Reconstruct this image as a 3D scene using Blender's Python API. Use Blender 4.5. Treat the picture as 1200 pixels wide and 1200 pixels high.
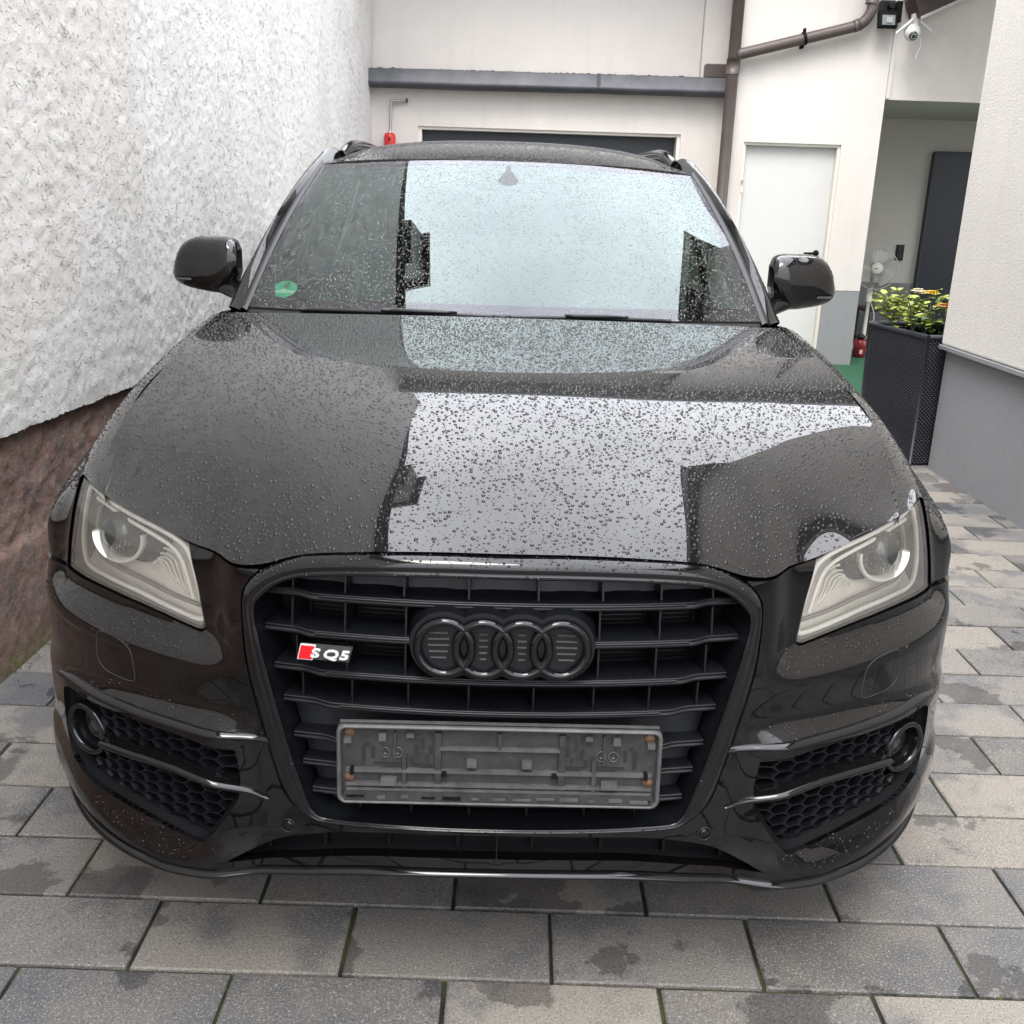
import bpy, bmesh, math, random
import numpy as np
from mathutils import Vector, Matrix, noise
from mathutils.geometry import delaunay_2d_cdt
random.seed(7); np.random.seed(7)
for o in list(bpy.data.objects): bpy.data.objects.remove(o)
SC = bpy.context.scene
COL = SC.collection
R = math.radians

# ------------------------------------------------------------------ camera
cam_d = bpy.data.cameras.new('camera'); cam = bpy.data.objects.new('camera', cam_d); COL.objects.link(cam)
PITCH, ROLL, YAW = R(17.5), R(1.81), R(1.08)
fw = Vector((math.sin(YAW)*math.cos(PITCH), math.cos(YAW)*math.cos(PITCH), -math.sin(PITCH)))
rt = Vector((math.cos(YAW), -math.sin(YAW), 0)); dn = fw.cross(rt)
c_, s_ = math.cos(ROLL), math.sin(ROLL)
rt2 = rt*c_ - dn*s_; dn2 = rt*s_ + dn*c_
cm = Matrix((rt2, -dn2, -fw)).transposed().to_4x4(); cm.translation = (-.0193, 0, 1.4)
cam.matrix_world = cm
cam_d.sensor_width = 36; cam_d.lens = 36*1170/1200; cam_d.clip_end = 500; cam_d.clip_start = .05
SC.camera = cam

# ------------------------------------------------------------------ sky, sun, exposure
W = bpy.data.worlds.new('World'); SC.world = W; W.use_nodes = True
nt = W.node_tree; bg = nt.nodes['Background']
sky = nt.nodes.new('ShaderNodeTexSky'); sky.sky_type = 'NISHITA'; sky.sun_disc = False
SUN_EL, SUN_AZ = R(58), R(200)
sky.sun_elevation = SUN_EL; sky.sun_rotation = SUN_AZ
tc = nt.nodes.new('ShaderNodeTexCoord'); nz = nt.nodes.new('ShaderNodeTexNoise')
nz.inputs['Scale'].default_value = 2.2; nz.inputs['Detail'].default_value = 5
nt.links.new(tc.outputs['Generated'], nz.inputs['Vector'])
cr_ = nt.nodes.new('ShaderNodeValToRGB')
cr_.color_ramp.elements[0].position = .3; cr_.color_ramp.elements[0].color = (8.3, 8.5, 9.1, 1)
cr_.color_ramp.elements[1].position = .75; cr_.color_ramp.elements[1].color = (12.4, 12.5, 12.9, 1)
nt.links.new(nz.outputs['Fac'], cr_.inputs['Fac'])
mx = nt.nodes.new('ShaderNodeMix'); mx.data_type = 'RGBA'; mx.inputs['Factor'].default_value = .88   # closed cloud cover
nt.links.new(sky.outputs['Color'], mx.inputs['A']); nt.links.new(cr_.outputs['Color'], mx.inputs['B'])
# overcast sky: three times as bright at the zenith as at the horizon
sz = nt.nodes.new('ShaderNodeSeparateXYZ'); nt.links.new(tc.outputs['Generated'], sz.inputs[0])
mr = nt.nodes.new('ShaderNodeMapRange'); nt.links.new(sz.outputs['Z'], mr.inputs['Value']); mr.inputs['To Min'].default_value = .52; mr.inputs['To Max'].default_value = 1.56
vm = nt.nodes.new('ShaderNodeVectorMath'); vm.operation = 'SCALE'; nt.links.new(mx.outputs['Result'], vm.inputs[0]); nt.links.new(mr.outputs[0], vm.inputs['Scale'])
nt.links.new(vm.outputs[0], bg.inputs['Color']); bg.inputs['Strength'].default_value = .12
sun_d = bpy.data.lights.new('sun', 'SUN'); sun_d.energy = .9; sun_d.angle = R(25); sun_d.color = (1, .95, .88)
sun = bpy.data.objects.new('sun', sun_d); COL.objects.link(sun)
sdir = Vector((math.sin(SUN_AZ)*math.cos(SUN_EL), math.cos(SUN_AZ)*math.cos(SUN_EL), math.sin(SUN_EL)))
sun.rotation_euler = sdir.to_track_quat('Z', 'Y').to_euler(); sun.location = sdir*30
SC.view_settings.view_transform = 'Standard'; SC.view_settings.look = 'None'
SC.view_settings.gamma = 1; SC.view_settings.use_curve_mapping = False
SC.view_settings.exposure = 1.86
SC.render.engine = 'CYCLES'
SC.cycles.max_bounces = 6; SC.cycles.glossy_bounces = 4; SC.cycles.transparent_max_bounces = 12
SC.cycles.sample_clamp_indirect = 6

# ------------------------------------------------------------------ material helpers
class N:
    def __init__(s, name):
        s.m = bpy.data.materials.new(name); s.m.use_nodes = True; s.t = s.m.node_tree
        s.b = s.t.nodes['Principled BSDF']; s.out = s.t.nodes['Material Output']
    def n(s, typ, **kw):
        x = s.t.nodes.new('ShaderNode'+typ)
        for k, v in kw.items(): setattr(x, k, v)
        return x
    def l(s, a, b): s.t.links.new(a, b)
    def coord(s, kind='Object'):
        return s.n('TexCoord').outputs[kind]
    def noise(s, vec, scale, detail=4, rough=.55, out='Fac'):
        x = s.n('TexNoise'); x.inputs['Scale'].default_value = scale; x.inputs['Detail'].default_value = detail
        x.inputs['Roughness'].default_value = rough; s.l(vec, x.inputs['Vector']); return x.outputs[out]
    def math(s, op, a, b=None, c=None, clamp=False):
        x = s.n('Math', operation=op, use_clamp=clamp)
        for i, v in enumerate((a, b, c)):
            if v is None: continue
            if isinstance(v, (int, float)): x.inputs[i].default_value = v
            else: s.l(v, x.inputs[i])
        return x.outputs[0]
    def ramp(s, fac, stops):
        x = s.n('ValToRGB'); e = x.color_ramp.elements
        while len(e) > len(stops): e.remove(e[-1])
        while len(e) < len(stops): e.new(.5)
        for q, (p, c) in zip(e, stops):
            q.position = p; q.color = (c if isinstance(c, (tuple, list)) else (c, c, c))[:3] + (1,) if not isinstance(c, (int, float)) else (c, c, c, 1)
        s.l(fac, x.inputs['Fac']); return x.outputs['Color']
    def mix(s, f, a, b, typ='MIX'):
        x = s.n('Mix', data_type='RGBA', blend_type=typ)
        for k, v in (('Factor', f), ('A', a), ('B', b)):
            if isinstance(v, (int, float)): x.inputs[k].default_value = v
            elif isinstance(v, (tuple, list)): x.inputs[k].default_value = tuple(v)[:3]+(1,)
            else: s.l(v, x.inputs[k])
        return x.outputs['Result']
    def mrange(s, v, a, b, c=0., d=1., smooth=False):
        x = s.n('MapRange', interpolation_type='SMOOTHSTEP' if smooth else 'LINEAR'); s.l(v, x.inputs['Value'])
        for k, q in zip(('From Min', 'From Max', 'To Min', 'To Max'), (a, b, c, d)): x.inputs[k].default_value = q
        return x.outputs[0]
    def bump(s, h, dist=1., strength=1., normal=None):
        x = s.n('Bump'); x.inputs['Distance'].default_value = dist; x.inputs['Strength'].default_value = strength
        s.l(h, x.inputs['Height'])
        if normal is not None: s.l(normal, x.inputs['Normal'])
        return x.outputs['Normal']
    def set(s, **kw):
        for k, v in kw.items():
            i = s.b.inputs[k.replace('_', ' ')]
            if isinstance(v, (int, float)): i.default_value = v
            elif isinstance(v, (tuple, list)): i.default_value = tuple(v)[:3]+(1,)
            else: s.l(v, i)
        return s
    def drops(s, scales=((98, .0011), (185, .0005)), need_up=True, cover=1.0):
        """rain beads standing on the surface: spherical caps of random size (height in metres)"""
        v = s.coord(); tot = None
        for sc, hh in scales:
            x = s.n('TexVoronoi', feature='F1'); x.inputs['Scale'].default_value = sc; x.inputs['Randomness'].default_value = 1
            s.l(v, x.inputs['Vector'])
            sep = s.n('SeparateColor'); s.l(x.outputs['Color'], sep.inputs[0])
            r = s.math('MULTIPLY_ADD', sep.outputs[0], .26*cover, .16*cover)
            d = s.math('DIVIDE', x.outputs['Distance'], r)
            h = s.math('SUBTRACT', 1., s.math('MULTIPLY', d, d)); h = s.math('MAXIMUM', h, 0.); h = s.math('SQRT', h)
            h = s.math('MULTIPLY', h, hh); tot = h if tot is None else s.math('MAXIMUM', tot, h)
        if need_up:
            g = s.n('NewGeometry'); sep = s.n('SeparateXYZ'); s.l(g.outputs['Normal'], sep.inputs[0])
            tot = s.math('MULTIPLY', tot, s.mrange(sep.outputs['Z'], .02, .35))
        return tot

def simple(name, col, rough=.5, metal=0., bump=0., bscale=300, var=0., **kw):
    k = N(name); k.set(Base_Color=col, Roughness=rough, Metallic=metal, **kw)
    if var:
        f = k.noise(k.coord(), 9, 5)
        k.l(k.mix(f, tuple(c*(1-var) for c in col), tuple(min(1, c*(1+var)) for c in col)), k.b.inputs['Base Color'])
    if bump: k.l(k.bump(k.noise(k.coord(), bscale, 3), bump), k.b.inputs['Normal'])
    return k.m

M = {}
# car paint: near-black brown with clear coat, beaded with rain
k = N('paint')
fl = k.noise(k.coord(), 900, 1)
k.set(Base_Color=k.mix(fl, (.0012, .0010, .0009), (.003, .0024, .0021)), Roughness=.42, Metallic=.0, Coat_Weight=1., Coat_Roughness=.012, Coat_IOR=1.57, Specular_IOR_Level=.04); M['paint'] = k.m
k = N('gloss_black')
k.set(Base_Color=(.004, .004, .0045), Roughness=.06, IOR=1.52); M['gloss'] = k.m
M['gloss_dry'] = simple('piano_black', (.004, .004, .005), .1, IOR=1.48)
M['plastic'] = simple('black_plastic', (.0045, .005, .0065), .34, bump=.0002, bscale=700, var=.25, Specular_IOR_Level=.36)
M['matt'] = simple('matt_black', (.004, .0042, .005), .7, Specular_IOR_Level=.12)
M['trim'] = simple('rubber_trim', (.010, .010, .012), .45, var=.2)
k = N('dusty_plastic'); f = k.noise(k.coord(), 28, 6, .7)
k.set(Base_Color=k.ramp(f, [(.3, (.010, .0098, .0098)), (.6, (.026, .025, .0235)), (.8, (.06, .054, .048))]), Roughness=.62, Normal=k.bump(k.noise(k.coord(), 260, 3), .0006)); M['dusty'] = k.m
k = N('dusty_rim'); f = k.noise(k.coord(), 35, 6, .7)
k.set(Base_Color=k.ramp(f, [(.3, (.035, .035, .036)), (.7, (.085, .083, .08))]), Roughness=.5); M['rim_dust'] = k.m
M['rust'] = simple('rusty_screw', (.11, .055, .03), .75, var=.4)
M['red'] = simple('red_enamel', (.62, .012, .016), .25)
M['chrome'] = simple('satin_chrome', (.72, .72, .72), .16, 1.)
M['badge'] = simple('badge_grey', (.045, .044, .045), .35)
k = N('reflector'); f = k.noise(k.coord(), 40, 4)
k.set(Base_Color=k.mix(f, (.66, .63, .57), (.80, .77, .70)), Roughness=.35, Metallic=.12); M['reflector'] = k.m
M['drl'] = simple('light_guide', (.92, .89, .83), .3, Subsurface_Weight=.0)
M['bezel'] = simple('lamp_bezel', (.30, .27, .24), .3, .2)
M['lampdark'] = simple('lamp_dark_glass', (.035, .036, .036), .08, IOR=1.7)
M['tyre'] = simple('tyre_rubber', (.014, .014, .014), .8, bump=.001, bscale=120)
M['alloy'] = simple('alloy', (.10, .10, .105), .3, .8)
M['cabin'] = simple('cabin_fabric', (.035, .036, .038), .75, bump=.0006, bscale=500, var=.2)
M['dash'] = simple('dashboard_plastic', (.03, .031, .033), .6, bump=.0006, bscale=600)
def glassmat(name, tint, ior, drops=None, rough=.0, haze=0., gcol=(.93, .99, .98, 1)):
    k = N(name); k.t.nodes.remove(k.b)
    tr = k.n('BsdfTransparent'); tr.inputs[0].default_value = tint+(1,)
    gl = k.n('BsdfGlossy'); gl.inputs['Roughness'].default_value = rough; gl.inputs[0].default_value = gcol
    fr = k.n('Fresnel'); fr.inputs['IOR'].default_value = ior
    ms = k.n('MixShader')
    if drops:
        h = k.drops(drops, need_up=False); nn = k.bump(h, 1.0)
        k.l(nn, gl.inputs['Normal']); k.l(nn, fr.inputs['Normal'])
    if haze:
        df = k.n('BsdfDiffuse'); df.inputs[0].default_value = (.75, .71, .64, 1); m2 = k.n('MixShader'); m2.inputs[0].default_value = haze
        k.l(tr.outputs[0], m2.inputs[1]); k.l(df.outputs[0], m2.inputs[2]); tr = m2
    k.l(fr.outputs[0], ms.inputs[0]); k.l(tr.outputs[0], ms.inputs[1]); k.l(gl.outputs[0], ms.inputs[2]); k.l(ms.outputs[0], k.out.inputs[0])
    return k.m
M['screen'] = glassmat('coated_glass', (.50, .62, .56), 1.93, None, .0, 0., (.82, .95, .94, 1))
M['screen_edge'] = glassmat('uncoated_glass', (.55, .62, .58), 1.72, None, .0, 0., (.93, .93, 1.0, 1))
M['screen_window'] = glassmat('sensor_window_glass', (.55, .60, .58), 1.42, None, .0, 0., (.9, .9, .95, 1))
M['bead_glass'] = glassmat('bead_water_on_glass', (.72, .78, .75), 1.7, None, .0, .14)  # milky diffuse share stands in for sky light refracted by the beads
M['bead'] = simple('bead_water_on_paint', (.004, .0035, .003), .0, IOR=1.48)
M['sideglass'] = glassmat('side_glass', (.18, .21, .20), 1.6)
M['lens'] = glassmat('lamp_lens', (.97, .96, .94), 1.45, ((95, .0010), (210, .0004)), .02, .09)

# ------------------------------------------------------------------ mesh helpers
BASE = {}
def put(name, verts, faces, mat, parent=None, smooth=True, base=None):
    """one mesh object from world-space vertices"""
    b = BASE[parent.name] if parent is not None else Vector(base if base is not None else (0, 0, 0))
    me = bpy.data.meshes.new(name)
    V = np.asarray(verts, float)-np.array(b)
    me.from_pydata(V.tolist(), [], faces); me.validate(); me.update()
    if smooth: me.polygons.foreach_set('use_smooth', [True]*len(me.polygons))
    mats = mat if isinstance(mat, (list, tuple)) else [mat]
    for q in mats: me.materials.append(q)
    o = bpy.data.objects.new(name, me); COL.objects.link(o); BASE[o.name] = b
    if parent is not None: o.parent = parent
    else: o.location = b
    return o
def thing(name, label, cat, base, group=None, kind=None):
    o = bpy.data.objects.new(name, None); COL.objects.link(o); o.location = base; BASE[o.name] = Vector(base)
    o.empty_display_size = .2
    return tag(o, label, cat, group, kind)
def tag(o, label=None, cat=None, group=None, kind=None):
    if label: o['label'] = label
    if cat: o['category'] = cat
    if group: o['group'] = group
    if kind: o['kind'] = kind
    return o
class MB:
    def __init__(s): s.v = []; s.f = []
    def add(s, vs, fs):
        b = len(s.v); s.v += [tuple(map(float, p)) for p in vs]; s.f += [tuple(i+b for i in q) for q in fs]; return s
    def box(s, c, d, rot=None, bev=0.):
        x, y, z = (q/2 for q in d)
        if bev <= 0:
            vs = [(i*x, j*y, l*z) for i in (-1, 1) for j in (-1, 1) for l in (-1, 1)]
            fs = [(0, 1, 3, 2), (4, 6, 7, 5), (0, 4, 5, 1), (2, 3, 7, 6), (0, 2, 6, 4), (1, 5, 7, 3)]
        else:
            bm = bmesh.new(); bmesh.ops.create_cube(bm, size=1)
            for v in bm.verts: v.co = (v.co.x*2*x, v.co.y*2*y, v.co.z*2*z)
            bmesh.ops.bevel(bm, geom=bm.edges[:], offset=bev, segments=2, profile=.6, affect='EDGES')
            bm.verts.index_update(); vs = [v.co[:] for v in bm.verts]; fs = [[v.index for v in f.verts] for f in bm.faces]; bm.free()
        if rot is not None: vs = [(rot @ Vector(p)) for p in vs]
        return s.add([(p[0]+c[0], p[1]+c[1], p[2]+c[2]) for p in vs], fs)
    def grid(s, P, cu=False, cv=False):
        P = np.asarray(P, float); n, m = P.shape[:2]; fs = []
        for i in range(n if cu else n-1):
            for j in range(m if cv else m-1):
                a, b = i*m+j, ((i+1) % n)*m+j; c, d = ((i+1) % n)*m+(j+1) % m, i*m+(j+1) % m
                fs.append((a, b, c, d))
        return s.add(P.reshape(-1, 3), fs)
    def tube(s, path, r, n=10, caps=True, closed=False, flat=None):
        path = [Vector(p) for p in path]; rr = r if isinstance(r, (list, tuple, np.ndarray)) else [r]*len(path); L = len(path)
        up = Vector((0, 0, 1)); rings = []; pn = None
        for i, p in enumerate(path):
            if closed: t = path[(i+1) % L]-path[i-1]
            else: t = path[min(i+1, L-1)]-path[max(i-1, 0)]
            t.normalize()
            a = up.cross(t) if pn is None else pn-(pn.dot(t))*t
            if a.length < 1e-4: a = Vector((1, 0, 0)).cross(t)
            a.normalize(); pn = a; b = t.cross(a)
            f = flat or 1.
            rings.append([p+rr[i]*(math.cos(q)*a+math.sin(q)*f*b) for q in (2*math.pi*j/n for j in range(n))])
        base = len(s.v); s.grid([[tuple(q) for q in r_] for r_ in rings], cu=closed, cv=True)
        if caps and not closed:
            s.f.append(tuple(base+j for j in range(n))[::-1]); s.f.append(tuple(base+(L-1)*n+j for j in range(n)))
        return s
    def lathe(s, prof, c, axis=(0, 0, 1), n=24, xs=1., cap=True):
        """prof: (radius, along axis)"""
        ax = Vector(axis).normalized(); a = ax.orthogonal().normalized()
        if abs(ax.z) < .9: a = Vector((0, 0, 1)).cross(ax).normalized()
        b = ax.cross(a); c = Vector(c); base = len(s.v)
        s.grid([[tuple(c+ax*h+r*(math.cos(q)*a*xs+math.sin(q)*b)) for q in (2*math.pi*j/n for j in range(n))] for r, h in prof], cv=True)
        if cap:
            s.f.append(tuple(base+j for j in range(n))[::-1]); s.f.append(tuple(base+(len(prof)-1)*n+j for j in range(n)))
        return s
    def prism(s, poly, f0, f1):
        """poly: 2-D points, f0/f1 map a point to the two 3-D faces"""
        n = len(poly); b = len(s.v)
        s.add([f0(p) for p in poly]+[f1(p) for p in poly], [tuple(range(n))[::-1], tuple(range(n, 2*n))]+[(i, (i+1) % n, n+(i+1) % n, n+i) for i in range(n)])
        return s
    def put(s, name, mat, parent=None, smooth=True, base=None): return put(name, s.v, s.f, mat, parent, smooth, base)
def orient(o, d):
    """turn all faces of an open sheet so that on average they look along d"""
    d = Vector(d); me = o.data
    if sum(p.normal.dot(d)*p.area for p in me.polygons) < 0: me.flip_normals()
    return o
def sharp(o, ang=35):
    """smooth shading that keeps edges steeper than the angle crisp"""
    me = o.data; bm = bmesh.new(); bm.from_mesh(me); bmesh.ops.recalc_face_normals(bm, faces=bm.faces[:])
    for e in bm.edges: e.smooth = not (len(e.link_faces) == 2 and e.calc_face_angle(0) > R(ang))
    bm.to_mesh(me); bm.free(); return o
def catmull(pts, per=8, closed=False):
    P = np.asarray(pts, float); n = len(P); out = []
    for i in range(n if closed else n-1):
        p0 = P[(i-1) % n] if (closed or i > 0) else 2*P[0]-P[1]
        p1, p2 = P[i], P[(i+1) % n]
        p3 = P[(i+2) % n] if (closed or i < n-2) else 2*P[-1]-P[-2]
        for t in np.linspace(0, 1, per, endpoint=False):
            out.append(.5*((2*p1)+(-p0+p2)*t+(2*p0-5*p1+4*p2-p3)*t*t+(-p0+3*p1-3*p2+p3)*t**3))
    if not closed: out.append(P[-1])
    return np.array(out)
def resample(P, sp, closed=False):
    P = np.asarray(P, float)
    if closed: P = np.vstack([P, P[:1]])
    d = np.concatenate([[0], np.cumsum(np.linalg.norm(np.diff(P, axis=0), axis=1))]); n = max(2, int(round(d[-1]/sp)))
    q = np.linspace(0, d[-1], n+1); out = np.stack([np.interp(q, d, P[:, i]) for i in range(P.shape[1])], 1)
    return out[:-1] if closed else out
def inpoly(q, poly):
    x, y = q[:, 0], q[:, 1]; c = np.zeros(len(q), bool); n = len(poly)
    for i in range(n):
        x1, y1 = poly[i]; x2, y2 = poly[(i+1) % n]
        if y1 == y2: continue
        t = ((y1 > y) != (y2 > y)) & (x < (x2-x1)*(y-y1)/(y2-y1)+x1); c ^= t
    return c
def panel(outline, holes, sp, fmap, skirt=.02, mirror=False, hole_skirt=True):
    """sheet over a 2-D region with holes, mapped to 3-D by fmap(uv, depth), its edges folded back by skirt"""
    loops = [np.asarray(outline)]+[np.asarray(h) for h in holes]
    pts = []; edges = []
    for L in loops:
        b = len(pts); pts += [tuple(p) for p in L]; edges += [(b+i, b+(i+1) % len(L)) for i in range(len(L))]
    B = np.array(pts); lo, hi = B.min(0), B.max(0)
    gx, gy = np.meshgrid(np.arange(lo[0]+sp/2, hi[0], sp), np.arange(lo[1]+sp/2, hi[1], sp*.87)); gx = gx+((np.arange(gx.shape[0]) % 2)*sp/2)[:, None]
    G = np.stack([gx.ravel(), gy.ravel()], 1); ok = inpoly(G, loops[0])
    for h in loops[1:]: ok &= ~inpoly(G, h)
    G = G[ok]
    dist = np.array([np.min(np.hypot(B[:, 0]-p[0], B[:, 1]-p[1])) for p in G]) if len(G) else np.zeros(0)
    G = G[dist > sp*.45] if len(G) else G
    allp = [Vector(p) for p in pts]+[Vector(p) for p in G]
    vs, es, fs, *_ = delaunay_2d_cdt(allp, edges, [], 0, 1e-6)
    V = np.array([tuple(v) for v in vs]); C = np.array([V[list(f)].mean(0) for f in fs])
    keep = inpoly(C, loops[0])
    for h in loops[1:]: keep &= ~inpoly(C, h)
    F = [tuple(f) for f, q in zip(fs, keep) if q]
    if mirror:
        n = len(V); mp = {}; V2 = V.tolist()
        for i, p in enumerate(V):
            if abs(p[0]) < 1e-5: mp[i] = i
            else: mp[i] = len(V2); V2.append([-p[0], p[1]])
        F = F+[tuple(mp[i] for i in f)[::-1] for f in F]; V = np.array(V2)
    P = fmap(V, 0.)
    verts = P.tolist(); faces = list(F)
    if skirt:
        cnt = {}
        for f in F:
            for a, b in zip(f, f[1:]+f[:1]): cnt[(a, b)] = 1
        bnd = [(a, b) for (a, b) in cnt if (b, a) not in cnt]
        ids = sorted({i for e in bnd for i in e}); Q1 = fmap(V[ids], 0.); Q2 = fmap(V[ids], skirt)
        b0 = len(verts); k1 = {i: b0+j for j, i in enumerate(ids)}; verts += Q1.tolist(); b1 = len(verts); k2 = {i: b1+j for j, i in enumerate(ids)}; verts += Q2.tolist()
        faces += [(k1[b], k1[a], k2[a], k2[b]) for a, b in bnd]
    return verts, faces
def beads(o, dens, r0, r1, minz, mat, sd_, tall=.62, maxz=2.):
    """rain beads: small water caps standing on the upward faces of o, joined as one part of it"""
    rng = np.random.default_rng(sd_); me = o.data; me.calc_loop_triangles()
    nv, nt_ = len(me.vertices), len(me.loop_triangles)
    V = np.zeros(nv*3); me.vertices.foreach_get('co', V); V = V.reshape(-1, 3); NV = np.zeros(nv*3); me.vertices.foreach_get('normal', NV); NV = NV.reshape(-1, 3)
    T = np.zeros(nt_*3, int); me.loop_triangles.foreach_get('vertices', T); T = T.reshape(-1, 3)
    A = V[T]; cr = np.cross(A[:, 1]-A[:, 0], A[:, 2]-A[:, 0]); ar = np.linalg.norm(cr, axis=1)/2; fn_ = cr/np.maximum(2*ar, 1e-12)[:, None]
    fn_[fn_[:, 2] < 0] *= -1; ar[(fn_[:, 2] < minz) | (fn_[:, 2] > maxz)] = 0
    n = int(ar.sum()*dens*2.3)
    if n < 3: return
    t = rng.choice(nt_, n, p=ar/ar.sum()); u = rng.random((n, 2)); f = u.sum(1) > 1; u[f] = 1-u[f]
    P = A[t, 0]+u[:, :1]*(A[t, 1]-A[t, 0])+u[:, 1:]*(A[t, 2]-A[t, 0]); Nn = fn_[t]
    den = np.array([noise.noise((p[0]*7, p[1]*7, p[2]*7))+.5*noise.noise((p[0]*23, p[1]*23, p[2]*23)) for p in P]); ok_ = rng.random(n) < np.clip(.78+.6*den, .3, 1); P, Nn = P[ok_], Nn[ok_]; n = len(P)
    rad = r0+(r1*1.1-r0)*rng.random(n)**2.3
    keep = []; g_ = {}; cs = r1*2.2
    for i in range(n):
        c = tuple((P[i]//cs).astype(int)); ok = True
        for dx in (-1, 0, 1):
            for dy in (-1, 0, 1):
                for dz in (-1, 0, 1):
                    for j in g_.get((c[0]+dx, c[1]+dy, c[2]+dz), ()):
                        if (P[i, 0]-P[j, 0])**2+(P[i, 1]-P[j, 1])**2+(P[i, 2]-P[j, 2])**2 < ((rad[i]+rad[j])*1.08)**2: ok = False; break
                    if not ok: break
                if not ok: break
            if not ok: break
        if ok: g_.setdefault(c, []).append(i); keep.append(i)
    P, Nn, rad = P[keep], Nn[keep], rad[keep]; m = len(P)
    X = np.cross(Nn, [0.31, .95, .02]); X /= np.linalg.norm(X, axis=1)[:, None]; Y = np.cross(Nn, X)
    an = rng.random(m)*6.283; X, Y = X*np.cos(an)[:, None]+Y*np.sin(an)[:, None], Y*np.cos(an)[:, None]-X*np.sin(an)[:, None]
    st_ = 1+.45*rng.random(m)**2; K = 7; tv = []
    for rr, hh in ((1., -.08), (.80, .62), (.42, .93)): tv += [(rr*math.cos(6.2832*k_/K), rr*math.sin(6.2832*k_/K), hh*tall) for k_ in range(K)]
    tv.append((0, 0, tall)); tv = np.array(tv)
    Q = P[:, None]+rad[:, None, None]*(tv[None, :, :1]*X[:, None]*st_[:, None, None]+tv[None, :, 1:2]*Y[:, None]+tv[None, :, 2:]*Nn[:, None])
    tf = []
    for L in (0, K): tf += [(L+k_, L+(k_+1) % K, L+K+(k_+1) % K, L+K+k_) for k_ in range(K)]
    tq = np.array(tf); tt_ = np.array([(2*K+k_, 2*K+(k_+1) % K, 3*K) for k_ in range(K)]); nvv = len(tv)
    ofs = (np.arange(m)*nvv)[:, None, None]; L4 = (tq[None]+ofs).reshape(-1, 4); L3 = (tt_[None]+ofs).reshape(-1, 3)
    me2 = bpy.data.meshes.new('rain_beads'); me2.vertices.add(m*nvv); me2.vertices.foreach_set('co', Q.reshape(-1))
    lp = np.concatenate([L4.ravel(), L3.ravel()]); tot = np.concatenate([np.full(len(L4), 4), np.full(len(L3), 3)]); sta = np.concatenate([[0], np.cumsum(tot)[:-1]])
    me2.loops.add(len(lp)); me2.loops.foreach_set('vertex_index', lp.astype(np.int32)); me2.polygons.add(len(tot)); me2.polygons.foreach_set('loop_start', sta.astype(np.int32)); me2.polygons.foreach_set('loop_total', tot.astype(np.int32))
    me2.update(calc_edges=True); me2.polygons.foreach_set('use_smooth', [True]*len(me2.polygons)); me2.materials.append(mat)
    b = bpy.data.objects.new('rain_beads', me2); COL.objects.link(b); b.parent = o; b['kind'] = 'stuff'; BASE[b.name] = BASE[o.name]; return b
def text_mesh(body, size, depth, shear=0., bold=0.):
    cu = bpy.data.curves.new('lettering', 'FONT'); cu.body = body; cu.size = size; cu.extrude = depth; cu.shear = shear; cu.offset = bold
    cu.align_x = 'CENTER'; cu.align_y = 'CENTER'; cu.resolution_u = 3
    o = bpy.data.objects.new('lettering', cu); COL.objects.link(o); dg = bpy.context.evaluated_depsgraph_get()
    me = bpy.data.meshes.new_from_object(o.evaluated_get(dg)); vs = [v.co[:] for v in me.vertices]; fs = [tuple(p.vertices) for p in me.polygons]
    bpy.data.objects.remove(o); bpy.data.curves.remove(cu); bpy.data.meshes.remove(me); return vs, fs
def lerp(a, b, t): return a+(b-a)*t
# ------------------------------------------------------------------ materials of the yard
def plaster(name, col, fine=.0012, scale=150, dirt=.06):
    k = N(name); v = k.n('NewGeometry').outputs['Position']
    f = k.noise(v, 1.3, 6, .6); g = k.noise(v, 45, 4)
    c = k.mix(k.mrange(f, .35, .75), col, tuple(q*(1-dirt*1.6) for q in col)); c = k.mix(k.math('MULTIPLY', g, .16), c, tuple(q*.75 for q in col))
    mp = k.n('Mapping'); mp.inputs['Scale'].default_value = (9, 9, .45); k.l(v, mp.inputs['Vector'])
    c = k.mix(k.mrange(k.noise(mp.outputs[0], 1., 5, .65), .50, .75, 0, .16), c, tuple(q*.6 for q in col))
    h = k.noise(v, scale, 4, .6)
    k.set(Base_Color=c, Roughness=.85, Normal=k.bump(h, fine*2.2)); return k.m
M['cream'] = plaster('cream_render', (.62, .585, .545))
M['cream2'] = plaster('fine_cream_render', (.63, .595, .55), .0022, 120)
M['greyrender'] = plaster('grey_render', (.235, .24, .245), .0014, 160)
k = N('roughcast'); v = k.n('NewGeometry').outputs['Position']
dv = k.n('VectorMath', operation='MULTIPLY_ADD'); dn_ = k.n('TexNoise'); dn_.inputs['Scale'].default_value = 9; k.l(v, dn_.inputs['Vector'])
k.l(dn_.outputs['Color'], dv.inputs[0]); dv.inputs[1].default_value = (.10, .10, .10); k.l(v, dv.inputs[2])
mp = k.n('Mapping'); mp.inputs['Rotation'].default_value = (R(-35), 0, 0); mp.inputs['Scale'].default_value = (1, .62, 1.25); k.l(dv.outputs[0], mp.inputs['Vector'])
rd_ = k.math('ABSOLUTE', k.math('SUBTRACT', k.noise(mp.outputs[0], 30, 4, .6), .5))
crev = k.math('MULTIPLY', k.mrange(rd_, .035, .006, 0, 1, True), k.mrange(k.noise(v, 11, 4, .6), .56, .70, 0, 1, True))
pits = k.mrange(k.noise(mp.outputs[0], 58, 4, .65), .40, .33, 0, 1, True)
crev = k.math('MAXIMUM', crev, k.math('MULTIPLY', pits, .8))
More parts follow.
